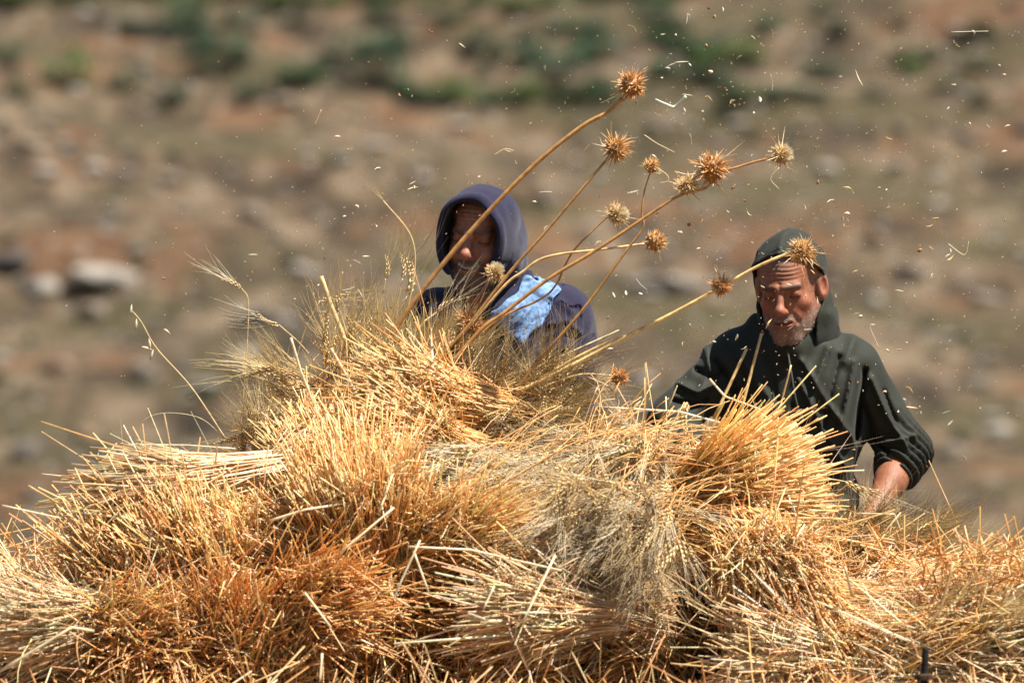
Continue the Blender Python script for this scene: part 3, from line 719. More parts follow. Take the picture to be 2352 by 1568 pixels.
# ------------------------------------------------------------------ standing wheat stalks, oats, leaves
def wheat_stalk(pts, label, awn='gold', size=1.0, w=.0012, col=(.76, .58, .29), dirn=None, which=None):
    W = [P(*p) for p in pts]
    t = empty('wheat_stalk', W[0], label, 'wheat stalk', 'wheat stalks standing out of the heap')
    w *= 1.5; B = Bag(); B.add(*tube(W, [w * 1.2, w * .8], 5, col)); B.build('stem', M_straw, t)
    d = (W[-1] - W[-2]) if dirn is None else np.array(dirn, float)
    BE, BA = Bag(), Bag(); ears_into(BE, BA, np.array([W[-1]]), np.array([d]), EARPAL[[1]], AWNPAL[awn][[0]], size, which)
    e = BE.build('ear', M_ear, t); BA.build('awns', M_awn, t, kind='stuff')
wheat_stalk([(545, 1040, -.6), (558, 920, -.6), (568, 780, -.6), (570, 690, -.6), (555, 662, -.6)], 'tall single wheat stalk nodding left, standing clear of the heap', 'pale', .75, .0010, dirn=(-.8, 0, .6), which=1)
wheat_stalk([(740, 850, -.6), (690, 790, -.6), (640, 745, -.6)], 'wheat stalk arching left with a small spread ear', 'pale', .8, .0011, dirn=(-1, 0, 0.05), which=3)
wheat_stalk([(650, 980, -.6), (672, 860, -.6), (700, 760, -.6), (735, 690, -.6)], 'wheat stalk arching right to a dark-bearded ear', 'dark', 1.1, .001, dirn=(1, 0, .05))
wheat_stalk([(880, 850, -.6), (920, 760, -.6), (950, 640, -.6), (945, 545, -.6), (880, 460, -.6)], 'stalk kinked near its top beside the blue hood', 'gold', .3, .0013, dirn=(-.7, 0, 1))
wheat_stalk([(880, 800, -.55), (905, 720, -.55), (925, 640, -.55)], 'ear stalk standing just left of the thickest thistle stem', 'gold', 1.0, .0014, dirn=(.2, 0, 1))
wheat_stalk([(860, 800, -.55), (870, 720, -.55), (886, 640, -.55)], 'ear stalk to the left of the kinked stalk', 'gold', .7, .0014, dirn=(.3, 0, 1))
wheat_stalk([(840, 790, -.55), (900, 740, -.55), (935, 680, -.55)], 'leaning ear stalk below the kinked stalk', 'dark', 1.1, .0012, dirn=(.4, 0, .9))
wheat_stalk([(930, 830, -.55), (965, 750, -.55), (1005, 715, -.5)], 'ear lit pale against the dark collar of the man in blue', 'pale', 1.1, .0014, dirn=(.7, 0, .8))
wheat_stalk([(790, 880, -.6), (760, 820, -.6), (770, 750, -.6)], 'ear stalk beside the stout straw stub', 'dark', 1.0, .0012, dirn=(.1, 0, 1))
wheat_stalk([(760, 900, -.6), (720, 870, -.6), (690, 868, -.6)], 'ear lying left over the upper slope of the heap', 'grey', 1.2, .0012, dirn=(-1, 0, .15))
wheat_stalk([(1900, 1130, -.6), (1890, 1100, -.6), (1940, 1105, -.6)], 'pale ear hanging against the trousers of the man in green', 'pale', 1.3, .0014, dirn=(.75, 0, -.45))
wheat_stalk([(1540, 990, -.7), (1560, 960, -.7), (1580, 925, -.7)], 'white bearded ear standing on the ridge by the green sleeve', 'pale', 1.2, .0014, dirn=(-.35, 0, -.8))
wheat_stalk([(2210, 1330, -1.0), (2190, 1260, -1.0), (2150, 1200, -1.0)], 'thin stalk standing over the ears at the right', 'pale', .35, .0011, dirn=(.3, 0, 1))

def lens_mesh(name, L, w, th, curve, mat, col, n=6):
    """a small husk: pointed, hollowed, with thickness"""
    t = np.linspace(0, 1, n + 1); ww = w * np.sin(np.pi * np.clip(t * .94 + .03, 0, 1)); z = curve * np.sin(np.pi * t)
    top = []; 
    for k in range(n + 1):
        top += [[-ww[k], (t[k] - .5) * L, z[k]], [0, (t[k] - .5) * L, z[k] + th], [ww[k], (t[k] - .5) * L, z[k]], [0, (t[k] - .5) * L, z[k] - th * .3]]
    F = []
    for k in range(n):
        for j in range(4):
            j2 = (j + 1) % 4; F.append([4 * k + j, 4 * k + j2, 4 * k + 4 + j2, 4 * k + 4 + j])
    return mesh_data(name, np.array(top), np.array(F), mat, col)
# wild oat at the left
W = [P(*p) for p in [(520, 1010, -.6), (440, 890, -.6), (360, 800, -.6), (325, 740, -.6), (298, 708, -.6)]]
oat = empty('wild_oat', W[0], 'wild oat stalk leaning left with hanging pale spikelets, clear of the heap', 'oat stalk')
B = Bag(); B.add(*tube(W, [.002, .0011], 5, (.76, .60, .32))); B.build('stem', M_straw, oat)
husk = lens_mesh('spikelet', .036, .0045, .003, .003, M_chaff, (.74, .66, .46))
for (px, py, rz) in [(312, 745, .1), (343, 790, -.1), (348, 815, .3), (338, 800, 1.9), (300, 712, .2)]:
    o = link('spikelet', husk, oat, Vector(P(px, py, -.6)) - oat.location); o.rotation_euler = (math.radians(90), rz, .3); o.scale = (.8,) * 3
# curled awn on the left
B = Bag(); B.add(*tube([P(*p) for p in [(520, 1010, -.6), (460, 960, -.6), (380, 948, -.6), (330, 965, -.6), (320, 1000, -.6)]], [.0009, .0006], 4, (.66, .56, .36)))
o = B.build('dry_grass_blade', M_straw); o['label'] = 'thin grass blade curling over to the left above the slim sheaf'; o['category'] = 'grass blade'
B = Bag(); B.add(*tube([P(*p) for p in [(1380, 975, -.7), (1420, 930, -.7), (1400, 890, -.7), (1350, 865, -.7)]], [.003, .0012], 5, (.70, .56, .30)))
o = B.build('dry_leaf', M_straw); o['label'] = 'curled dry leaf on the ridge under the lowest thistle head'; o['category'] = 'leaf'

# ------------------------------------------------------------------ thistles
def thistle_head(parent, c, axis, R, tone, tuft, seed):
    r = np.random.default_rng(seed); axis = axis / np.linalg.norm(axis)
    u, v = frames(axis[None]); Rm = np.stack([u[0], v[0], axis], 1)
    # bud: rounded, a little taller than wide
    th = np.linspace(0, math.pi, 9); ph = np.arange(14) / 14 * 6.283
    bud = np.array([[math.sin(a) * math.cos(p), math.sin(a) * math.sin(p), -math.cos(a)] for a in th for p in ph]) * R * .62
    bud *= (1 + .12 * r.normal(size=(len(bud), 1)))
    F = [[i * 14 + k, i * 14 + (k + 1) % 14, (i + 1) * 14 + (k + 1) % 14, (i + 1) * 14 + k] for i in range(8) for k in range(14)]
    tone = np.array(tone); sq = .75 + .4 * r.random(); bud[:, 2] *= sq
    head = mk('flower_head', bud @ Rm.T + c, np.array(F), M_thistle, parent, tone * .55)
    off = np.array(parent.location)
    n = 300; k = np.arange(n) + .5; z = 1 - 2 * k / n; a = k * 2.39996; s = np.sqrt(1 - z * z)
    d = np.stack([s * np.cos(a), s * np.sin(a), z], 1); d = norm(d + r.normal(size=(n, 3)) * .22 + [0, 0, .35])
    d = norm(d * [1, 1, sq] + r.normal(size=3) * .12); ln = R * (.16 + .46 * r.random(n) ** 1.5) * (.8 + .4 * (wob(d[:, 0], d[:, 1], d[:, 2], 2.5, seed) > 0)) * np.where(r.random(n) < .06, 1.9, 1)
    pal = np.array([tone, tone * 1.35 + .05, tone * .7, [.74, .58, .36]])[r.choice(4, n, p=[.4, .25, .2, .15])]
    V, F, C = strands(d * R * .56, d, ln, R * .05 * (.7 + .6 * r.random(n)), r.normal(size=(n, 3)) * .25, None, 2, 4, .08, pal, False, np.clip(pal * 1.25 + .06, 0, .9))
    mk('spines', V @ Rm.T + c - off, F, M_thistle, head, C, kind='stuff')
    if tuft:
        n = 220; d = norm(r.normal(size=(n, 3)) * .34 + [0, 0, 1])
        V, F, C = strands(d * R * .3, d, R * (.6 + .25 * r.random(n)), R * .022, None, None, 2, 3, .5, np.array([.82, .70, .46]), False, (.88, .80, .6))
        mk('tuft', V @ Rm.T + c - off, F, M_thistle, head, C, kind='stuff')
BROWN, TAN, PALE_T = (.52, .23, .055), (.58, .30, .09), (.63, .40, .17)
def thistle(label, heads, stems, y, cs=(.38, .195, .062)):
    t = empty('dry_thistle', P(*stems[0][0][0], y), label, 'thistle', 'dry thistles stuck in the heap')
    for pts, w0, w1 in stems:
        B = Bag(); k = FRAME_W / 2352 * (y + CAM_D) / CAM_D / 2
        W = [P(p[0], p[1], y + (p[2] if len(p) > 2 else 0)) for p in pts]
        cc = spline(W, 10); m = len(cc)
        V, F, C = tube(W, [w0 * k * .78, w1 * k * .76], 8, cs, 10)
        C = C * (1 + .25 * np.sin(np.repeat(np.arange(m), 8) * .7)[:, None] * .4)
        B.add(V, F, C); B.build('stem', M_stem, t)
    for i, (px, py, R, tone, tuft, ang) in enumerate(heads):
        k = FRAME_W / 2352 * (y + CAM_D) / CAM_D
        a = math.radians(ang); thistle_head(t, P(px, py, y), np.array([math.cos(a), -.35, math.sin(a)]), R * k, tone, tuft, int(px + py))
    return t
thistle('tallest thistle, its thick stem crossing the hood of the man in blue', [(1450, 198, 40, BROWN, False, 50)], [([(900, 770), (945, 700), (1060, 555), (1210, 395), (1330, 295), (1395, 258), (1430, 225)], 15, 12)], -.9)
thistle('thistle with the second highest head on a slender jointed stem', [(1412, 343, 38, TAN, False, 45)], [([(990, 850), (1014, 817), (1072, 753), (1167, 630), (1259, 525), (1377, 386), (1405, 355)], 13, 7)], -.65)
thistle('thistle with a small round head on a bent thin stem', [(1497, 383, 21, TAN, False, 80)], [([(1180, 900), (1232, 834), (1340, 709), (1433, 583), (1476, 524), (1474, 490), (1480, 440), (1494, 395)], 10, 4)], -.7)
thistle('branching thistle carrying three heads high on the right', [(1580, 428, 30, PALE_T, False, 120), (1634, 390, 44, BROWN, False, 30), (1792, 358, 28, PALE_T, True, 25)],
        [([(1040, 830), (1109, 753), (1157, 719), (1259, 641), (1360, 580), (1433, 532), (1510, 480), (1560, 450), (1622, 432)], 13, 8), ([(1622, 432), (1640, 412), (1634, 395)], 6, 6), ([(1600, 438), (1590, 432), (1580, 428)], 6, 5), ([(1634, 400), (1690, 385), (1740, 370), (1785, 362)], 7, 7)], -.75)
thistle('thistle with a pale tufted head on a thin curving stem', [(1415, 494, 28, PALE_T, True, 10)], [([(1100, 770), (1157, 726), (1245, 685), (1279, 651), (1296, 613), (1323, 569), (1384, 508), (1402, 496)], 7, 5)], -.6)
thistle('thistle whose arching stem ends in a lone brown head', [(1504, 556, 30, TAN, False, 0)], [([(1050, 780), (1157, 658), (1201, 624), (1238, 597), (1290, 583), (1380, 573), (1480, 560)], 9, 7)], -.65, (.60, .40, .17))
thistle('thistle whose stout straw-coloured stem ends before the forehead of the man in green', [(1840, 580, 34, TAN, False, 30), (1657, 658, 28, BROWN, False, 80)],
        [([(1190, 900), (1230, 880), (1330, 830), (1440, 772), (1540, 722), (1640, 668), (1740, 612), (1815, 580)], 13, 9), ([(1235, 872), (1334, 815), (1433, 768)], 7, 6)], -.7, (.62, .42, .17))
thistle('pale thistle head in front of the chin of the man in blue', [(1135, 628, 26, PALE_T, True, 60)], [([(1050, 800), (1080, 720), (1118, 650)], 6, 5)], -.62)
thistle('lowest thistle head, on a level stem above the ridge', [(1422, 866, 26, BROWN, False, 10)], [([(1240, 890), (1330, 860), (1405, 862)], 5, 4)], -.7, (.6, .42, .2))
thistle('dark crushed thistle head among the stems at the chest of the man in blue', [(1078, 745, 36, BROWN, False, 70)], [([(1000, 840), (1040, 790), (1070, 760)], 8, 6)], -.6)

# ------------------------------------------------------------------ people
def rot(yaw, pitch, roll):
    return np.array((Matrix.Rotation(math.radians(yaw), 3, 'Z') @ Matrix.Rotation(math.radians(pitch), 3, 'X') @ Matrix.Rotation(math.radians(roll), 3, 'Y')))

def head_sdf(p, smile=False, brow=0.0):
    x, y, z = p; X = np.abs(x); q = (X, y, z)
    d = ell(p, (0, .018, .042), (.076, .096, .080))
    d = smin(d, ell(p, (0, -.028, -.025), (.060, .060, .084)), .03)
    d = smin(d, cap(q, (.050, .012, -.045), (.018, -.062, -.098), .021, .016), .028)
    d = smin(d, sph(q, (.008, -.070, -.101), .0185), .02)
    d = smin(d, ell(q, (.045, -.050, -.012), (.016, .014, .012)), .024)          # cheekbone
    d = smin(d, ell(p, (0, -.066, -.058), (.036, .026, .032)), .02)             # muzzle
    d = smin(d, cap(q, (.010, -.085, .029), (.046, -.068, .029), .0075, .0065), .014)
    d = smax(d, -ell(q, (.033, -.094, .010), (.020, .018, .0125)), .010)        # eye sockets
    d = smax(d, -ell(q, (.070, -.045, .03), (.010, .03, .03)), .03)             # temples
    d = smin(d, sph(q, (.0325, -.0695, .0095), .0138), .003)                    # lids over the eyeballs
    d = smax(d, -cap(q, (.022, -.0855, .0045), (.043, -.080, .0055), .0012), .002)
    d = smin(d, cap(p, (0, -.083, .022), (0, -.108, -.018), .0075, .0105), .010)
    d = smin(d, sph(p, (0, -.1115, -.0215), .0125), .008)
    d = smin(d, ell(q, (.0125, -.100, -.0255), (.0085, .011, .0085)), .006)
    d = smax(d, -sph(q, (.0065, -.106, -.0345), .0035), .003)
    # mouth
    zc = -.0565 + (.010 * (X / .028) ** 2 if smile else .0015 * (X / .024) ** 2)
    w = .029 if smile else .023
    ymid = -.0925 + 11 * X ** 2
    for dz, rr in ((.0055, .0048), (-.0060, .0056)):
        gap = .003 if smile else 0
        l = np.sqrt((y - ymid) ** 2 + (z - zc - dz - np.sign(dz) * gap) ** 2 + np.maximum(0, X - w + .004) ** 2) - rr * np.clip(1.15 - (X / w) ** 2 * .6, .3, 1)
        d = smin(d, l, .005)
    slit = np.sqrt((np.maximum(np.abs(y - ymid + .004) - .008, 0)) ** 2 + (np.maximum(np.abs(z - zc) - (.0035 if smile else .0018), 0)) ** 2 + np.maximum(0, X - w + .003) ** 2) - .0012
    d = smax(d, -slit, .0025)
    # folds: nose to mouth, under the eyes, crow's feet, forehead
    a = 1.4 if smile else 1.0
    d = smax(d, -cap(q, (.0185, -.097, -.022), (.036, -.079, -.058), .0016, .002), .012 * a)
    if smile: d = smin(d, ell(q, (.040, -.068, -.028), (.016, .014, .014)), .014)
    d = smax(d, -cap(q, (.020, -.089, -.004), (.040, -.080, -.006), .0012), .006)
    for k in range(3):
        d = smax(d, -cap(q, (.052, -.062, .010 - .004 * k), (.064, -.045, .016 - .012 * k), .0006), .004)
    m = np.exp(-((z - .062) / .02) ** 2) * (y < -.02) * np.exp(-(X / .05) ** 4)
    d = d + .0011 * m * np.sin(z * 680 + 9 * X ** 1.0 * 6 + .6 * np.sin(x * 90)) 
    d = d + .0004 * np.exp(-(X / .004) ** 2) * np.exp(-((z - .03) / .012) ** 2) * (y < -.05)
    # ears
    e = ell((X * .94 + y * -.34 , y * .94 + X * .34, z), (.079 * .94 - .018 * .34, .018 * .94 + .079 * .34, .0), (.0085, .023, .036))
    e = smax(e, -ell((X * .94 + y * -.34, y * .94 + X * .34, z), (.079 * .94 - .018 * .34 + .008, .018 * .94 + .079 * .34 - .004, .004), (.0065, .012, .020)), .004)
    d = smin(d, e, .006)
    # neck
    d = smin(d, cap(p, (0, .022, -.05), (0, .045, -.21), .055, .060), .03)
    d = smin(d, cap(p, (0, -.035, -.125), (0, -.012, -.165), .012), .03)
    return d

def head_mesh(smile, beard, beardcol, hairline, skin=(.40, .205, .13)):
    V, F = nets(lambda p: head_sdf(p, smile), (-.105, -.145, -.22), (.105, .135, .14), .0023)
    x, y, z = V.T; X = np.abs(x)
    c = np.tile(np.array(skin), (len(V), 1))
    g = lambda cx, cy, cz, s: np.exp(-(((X - cx) ** 2 + (y - cy) ** 2 + (z - cz) ** 2) / s ** 2))
    ruddy = np.clip(g(0, -.115, -.022, .02) + .9 * g(.045, -.065, -.018, .022) + .8 * g(.085, .02, 0, .03), 0, 1)[:, None]
    c = c * (1 - ruddy * .55) + np.array([.36, .115, .066]) * ruddy * .55
    dark = np.clip(.5 * g(.032, -.088, .002, .016) + .3 * g(.032, -.09, .018, .012), 0, 1)[:, None]
    c = c * (1 - dark * .35)
    lip = np.exp(-((z + .0575 - (.009 * (X / .028) ** 2 if smile else 0)) / .0075) ** 4) * (X < .026) * (y < -.075)
    c = c * (1 - .6 * lip[:, None]) + np.array([.25, .09, .07]) * .6 * lip[:, None]
    n1 = wob(x, y, z, 240, 8) * .5 + .5
    jaw = np.clip((-.030 - z - .35 * np.clip(-.02 - y, 0, .1)) / .02, 0, 1) * np.clip((.05 - y) / .03, 0, 1) * np.clip((z + .135) / .012, 0, 1)
    side = np.clip((X - .052) / .01, 0, 1) * np.clip((.05 - z) / .02, 0, 1) * np.clip((y + .045) / .02, 0, 1) * np.clip((.015 - y) / .01, 0, 1) * .45
    mo = np.exp(-((z + .043) / .0075) ** 4) * (X < .034) * (y < -.07)
    bm = np.clip(np.maximum(np.maximum(jaw, side), mo), 0, 1) * (1 - lip) * beard * (.65 + .5 * n1)
    bm = np.clip(bm, 0, 1)[:, None]
    c = c * (1 - bm) + np.array(beardcol) * bm
    br = np.exp(-((z - .030 - .04 * (X - .03)) / .0055) ** 4) * ((X > .010) & (X < .054)) * (y < -.05) * (.7 + .4 * n1)
    c = c * (1 - .75 * np.clip(br, 0, 1)[:, None]) + np.array([.055, .042, .036]) * .75 * np.clip(br, 0, 1)[:, None]
    lash = np.exp(-((z - .0048) / .0017) ** 2) * ((X > .019) & (X < .047)) * (y < -.07)
    c = c * (1 - .9 * lash[:, None]) + np.array([.02, .014, .012]) * .9 * lash[:, None]
    hair = np.clip((z - hairline + (y + .06) * -1.2) / .012, 0, 1) * (y > -.12) * (z > .0)
    hair = np.maximum(hair, np.clip((y - .03) / .015, 0, 1) * (z > -.06) * (X < .0785))
    hm = np.clip(hair, 0, 1)[:, None] * .9
    c = c * (1 - hm) + np.array([.07, .06, .055]) * hm
    return V, F, np.clip(c, .005, .9)

def stubble(n, seed, smile, lenr, col1, col2, zmax=-.035):
    """short hairs on jaw, chin and lip, found by dropping rays onto the face shape"""
    r = np.random.default_rng(seed)
    a = r.uniform(-1.45, 1.45, n * 2); z = r.uniform(-.122, zmax, n * 2); ro = np.full(n * 2, .15)
    d = np.stack([np.sin(a), -np.cos(a), 0 * a], 1); o = np.stack([0 * a, 0 * a - .01, z], 1)
    t = np.full(n * 2, .16)
    for _ in range(24):
        pnt = o + d * t[:, None]; t = t - np.clip(head_sdf((pnt[:, 0], pnt[:, 1], pnt[:, 2]), smile), -.02, .02) * .8
    pnt = o + d * t[:, None]; X = np.abs(pnt[:, 0])
    ok = ~((np.abs(pnt[:, 2] + .0575) < .012) & (X < .027)) & (pnt[:, 2] < -.034 - .2 * np.clip(-.03 - pnt[:, 1], 0, .1) + .03 * (X > .045)) | ((np.abs(pnt[:, 2] + .043) < .006) & (X < .03))
    pnt, d = pnt[ok][:n], d[ok][:n]; m = len(pnt)
    dd = norm(d * .5 + [0, 0, -1] + r.normal(size=(m, 3)) * .35)
    col = np.where(r.random((m, 1)) < .5, np.array([col1]), np.array([col2]))
    return strands(pnt, dd, lenr * (.5 + r.random(m)), .00028, d * .2, None, 2, 3, .4, col, False)

def hand_sdf_parts(wrist, dirn, palm_n, size=1.0):
    """palm, four curled fingers and a thumb: list of capsules in world space"""
    w = np.asarray(wrist, float); a = np.asarray(dirn, float); a /= np.linalg.norm(a)
    nrm = np.asarray(palm_n, float); nrm -= a * (a @ nrm); nrm /= np.linalg.norm(nrm); s = np.cross(a, nrm)
    C = []
    for k in range(4):
        o = (k - 1.5) * .021 * size
        kn = w + a * (.092 - .004 * abs(k - 1)) * size + s * o
        C.append((w + s * o * .55 + a * .01 * size, kn, .015 * size, .0125 * size, 0))
        l = [.040, .046, .043, .034][k] * size
        p1 = kn + (a * .75 + nrm * .55) * l; p2 = p1 + (a * .05 + nrm * 1.0) * l * .72; p3 = p2 + (-a * .65 + nrm * .6) * l * .6
        C += [(kn, p1, .0098 * size, .009 * size, 1), (p1, p2, .009 * size, .0082 * size, 1), (p2, p3, .0082 * size, .0072 * size, 1)]
    b = w + a * .03 * size - s * .028 * size
    t1 = b + (a * .55 - s * .55 + nrm * .5) * .042 * size; t2 = t1 + (a * .55 + s * .2 + nrm * .75) * .032 * size
    C += [(b, t1, .0135 * size, .011 * size, 2), (t1, t2, .0105 * size, .0085 * size, 2)]
    return C
def arm_mesh(elbow, wrist, palm_n, size=1.0, skin=(.40, .21, .135)):
    e, w = np.asarray(elbow, float), np.asarray(wrist, float); a = (w - e) / np.linalg.norm(w - e)
    hc = hand_sdf_parts(w + a * .01, a, palm_n, size)
    pts = np.array([e, w] + [c[0] for c in hc] + [c[1] for c in hc]); lo = pts.min(0) - .06; hi = pts.max(0) + .06
    def f(p):
        d = smin(cap(p, e, e + (w - e) * .45, .040, .039), cap(p, e + (w - e) * .4, w, .037, .026), .02)
        d = smin(d, cap(p, w, w + a * .05, .026, .03), .015)
        fin = None
        for c in hc:
            s = cap(p, c[0], c[1], c[2], c[3])
            if c[4] == 0: d = smin(d, s, .012)
        for k in range(4):
            ch = [c for c in hc if c[4] == 1][k * 3:k * 3 + 3]
            g = smin(smin(cap(p, *ch[0][:4]), cap(p, *ch[1][:4]), .004), cap(p, *ch[2][:4]), .004); d = smin(d, g, .0035)
        th = [c for c in hc if c[4] == 2]; d = smin(d, smin(cap(p, *th[0][:4]), cap(p, *th[1][:4]), .005), .008)
        return d + .0008 * wob(p[0], p[1], p[2], 120, 4)
    V, F = nets(f, lo, hi, .004)
    return V, F, np.array(skin)

def seg_dist(x, z, poly):
    best = np.full(np.shape(x), 9.)
    for (a, b) in zip(poly[:-1], poly[1:]):
        ab = (b[0] - a[0], b[1] - a[1]); h = np.clip(((x - a[0]) * ab[0] + (z - a[1]) * ab[1]) / (ab[0] ** 2 + ab[1] ** 2), 0, 1)
        best = np.minimum(best, np.hypot(x - a[0] - ab[0] * h, z - a[1] - ab[1] * h))
    return best
def folds(p, lines, y0):
    """cloth drawn into ridges (+) and furrows (-) along lines on the front"""
    out = 0
    for pts, w, amp in lines:
        W = [P(a, b, y0) for a, b in pts]; d = seg_dist(p[0], p[2], [(q[0], q[2]) for q in W])
        out = out + amp * (.7 * np.exp(-(d / (w * .7)) ** 2) + .5 * np.exp(-d / (w * .55)))
    return out

def person(label, J, headp, yaw, pitch, roll, hs, smile, beard, beardcol, hairline, cloth, hood_fn, hood_h, torso_fn, folds_fn, cloth_bounds, cloth_mat, trousers, skin, names):
    feet = J['feet']
    t = empty('person', (feet[0], feet[1], 0), label, 'person')
    R = rot(yaw, pitch, roll) * hs
    hp = P(*headp)
    V, F, C = head_mesh(smile, beard, beardcol, hairline, skin)
    parts = [(V @ R.T + hp, F, C)]
    # body under the clothes, legs to the ground
    def body(p):
        d = smin(cap(p, J['neck'], J['chest'], .06, .09), cap(p, J['chest'], J['pelvis'], .09, .10), .05)
        d = smin(d, cap(p, J['sl'], J['sr'], .035), .03)
        for s in 'lr':
            d = smin(d, cap(p, J['s' + s], J['e' + s], .036, .034), .02)
            d = smin(d, cap(p, J['hip' + s], J['knee' + s], .08, .055), .05); d = smin(d, cap(p, J['knee' + s], J['foot' + s], .052, .036), .02)
        return d
    allp = np.array([v for k, v in J.items()]); V, F = nets(body, allp.min(0) - .16, allp.max(0) + .16, .014)
    parts.append((V, F, np.array(skin)))
    for s in 'lr': parts.append(arm_mesh(J['e' + s], J['w' + s], J['palm' + s] if 'palm' + s in J else (0, -.3, -1), hs, skin))
    # note: quads only
    V, F, C = join(parts)
    mk('body', V, F, M_skin, t, C)
    # garment
    V, F = nets(lambda p: torso_fn(p) - folds_fn(p), *cloth_bounds)
    mk('hoodie', V, F, cloth_mat, t, cloth)
    V, F = nets(hood_fn[0], hood_fn[1], hood_fn[2], hood_h)
    mk('hood', V @ R.T + hp, F, cloth_mat, t, cloth)
    # trousers and shoes
    def tr(p):
        d = cap(p, J['pelvis'] + [0, 0, .12], J['pelvis'], .135, .145)
        for s in 'lr':
            d = smin(d, cap(p, J['hip' + s], J['knee' + s], .10, .08), .05); d = smin(d, cap(p, J['knee' + s], J['foot' + s] + [0, 0, .03], .078, .07), .03)
        return d + .006 * wob(p[0], p[1], p[2], 30, 6)
    tp = np.array([J[k] for k in ('pelvis', 'kneel', 'kneer', 'footl', 'footr', 'hipl', 'hipr')])
    lo, hi = tp.min(0) - .17, tp.max(0) + .17; hi[2] += .15; lo[2] = .03
    V, F = nets(tr, lo, hi, .012); mk('trousers', V, F, M_cloth, t, trousers)
    for s in 'lr':
        f = J['foot' + s]
        sh = lambda p: smax(smin(cap(p, f + [0, .03, -.03], f + [0, -.13, -.045], .045, .042), cap(p, f, f + [0, 0, .03], .05), .03), -(p[2] - .004), .005)
        V, F = nets(sh, f + [-.1, -.22, -.1], f + [.1, .12, .1], .008); mk('shoe', V, F, M_cloth, t, (.05, .035, .025))
    return t, R, hp

def std_legs(J, x, y):
    J.update(pelvis=np.array([x, y + .03, .93]), hipl=np.array([x - .09, y + .03, .88]), hipr=np.array([x + .09, y + .03, .88]), kneel=np.array([x - .11, y - .02, .48]), kneer=np.array([x + .11, y, .48]),
             footl=np.array([x - .13, y + .04, .085]), footr=np.array([x + .13, y + .06, .085]), feet=np.array([x, y, 0]))

# ---- man in the green jacket
YB = .06
J = dict(neck=P(1818, 775, YB + .03), chest=P(1825, 930, YB + .04), sl=P(1688, 826, YB + .02), sr=P(1958, 848, YB + .04), el=P(1545, 965, YB - .06), er=P(2082, 1035, YB + .06), wl=P(1610, 1090, YB - .30), wr=P(2000, 1190, YB - .16))
std_legs(J, P(1850, 0, YB)[0], YB + .03)
J['palml'] = (0, -.2, -1); J['palmr'] = (-.3, -.2, -1)
JB = {k: v for k, v in J.items() if not k.startswith('palm')}
CB = (.0155, .0172, .0105)
cuff_b = J['er'] + (J['wr'] - J['er']) * .26
def torso_b(p):
    q = (p[0], (p[1] - YB - .03) * 1.28 + YB + .03, p[2])
    d = cap(q, P(1715, 842, YB + .03), P(1930, 855, YB + .03), .078)
    d = smin(d, cap(q, P(1790, 890, YB + .01), P(1850, 890, YB + .01), .148), .06)
    d = smin(d, cap(q, P(1800, 1000, YB + .01), P(1850, 1000, YB + .01), .135), .08)
    d = smin(d, cap(q, P(1830, 1130, YB + .03), P(1850, 1150, YB + .03), .125), .06)
    d = smin(d, cap(p, P(1816, 765, YB + .03), P(1818, 830, YB + .05), .078, .105), .05)       # cowl under the hood
    for a in (P(1745, 745, YB - .0), P(1885, 745, YB - .0)): d = smin(d, cap(p, a, P(1818, 800, YB - .075), .032, .03), .03)
    d = smin(d, cap(p, J['sl'], J['el'], .068, .056), .045)
    d = smin(d, cap(p, J['sr'], J['er'], .068, .058), .035)
    d = smin(d, cap(p, J['el'], J['el'] + (J['wl'] - J['el']) * .6, .058, .05), .03)
    d = smin(d, cap(p, J['er'], cuff_b, .060, .054), .03)
    d = smax(d, -(cap(p, cuff_b + (J['wr'] - cuff_b) * .05, J['wr'], .043, .043)), .006)
    d = smax(d, -(p[2] - P(0, 1150, YB)[2]), .02)
    return d
LB = [([(1690, 790), (1720, 840), (1790, 960), (1870, 1080)], .016, .008), ([(1900, 800), (1870, 880), (1850, 970)], .014, .009), ([(1960, 830), (1945, 900), (1925, 990)], .013, .010), ([(1985, 850), (1975, 930), (1965, 1010)], .010, -.012),
      ([(1925, 820), (1905, 900), (1890, 980)], .010, -.008), ([(1840, 830), (1900, 930), (1960, 1010)], .012, .008), ([(1830, 870), (1880, 970), (1940, 1070)], .011, .007), ([(1820, 930), (1850, 1010), (1900, 1090)], .010, -.007),
      ([(1880, 1095), (1840, 1085), (1800, 1040)], .014, .010), ([(1900, 1120), (1850, 1110), (1810, 1080)], .008, -.008), ([(1640, 830), (1690, 900), (1720, 1000)], .012, -.008), ([(1700, 820), (1740, 900), (1760, 1000)], .014, .007), ([(1760, 820), (1780, 920), (1790, 1020)], .012, -.006),
      ([(1560, 880), (1600, 900), (1640, 880)], .012, .009), ([(1545, 920), (1590, 930), (1620, 915)], .009, -.008), ([(1600, 850), (1640, 870), (1660, 850)], .010, -.008), ([(1620, 800), (1630, 850), (1600, 900)], .012, .006),
      ([(2000, 870), (2035, 950), (2080, 1020)], .012, .008), ([(1985, 930), (2010, 1010), (2060, 1060)], .010, -.008), ([(2030, 900), (2060, 980)], .008, -.006), ([(2010, 1020), (2060, 1010), (2100, 1000)], .008, .006), ([(1960, 780), (1940, 830)], .02, .006)]
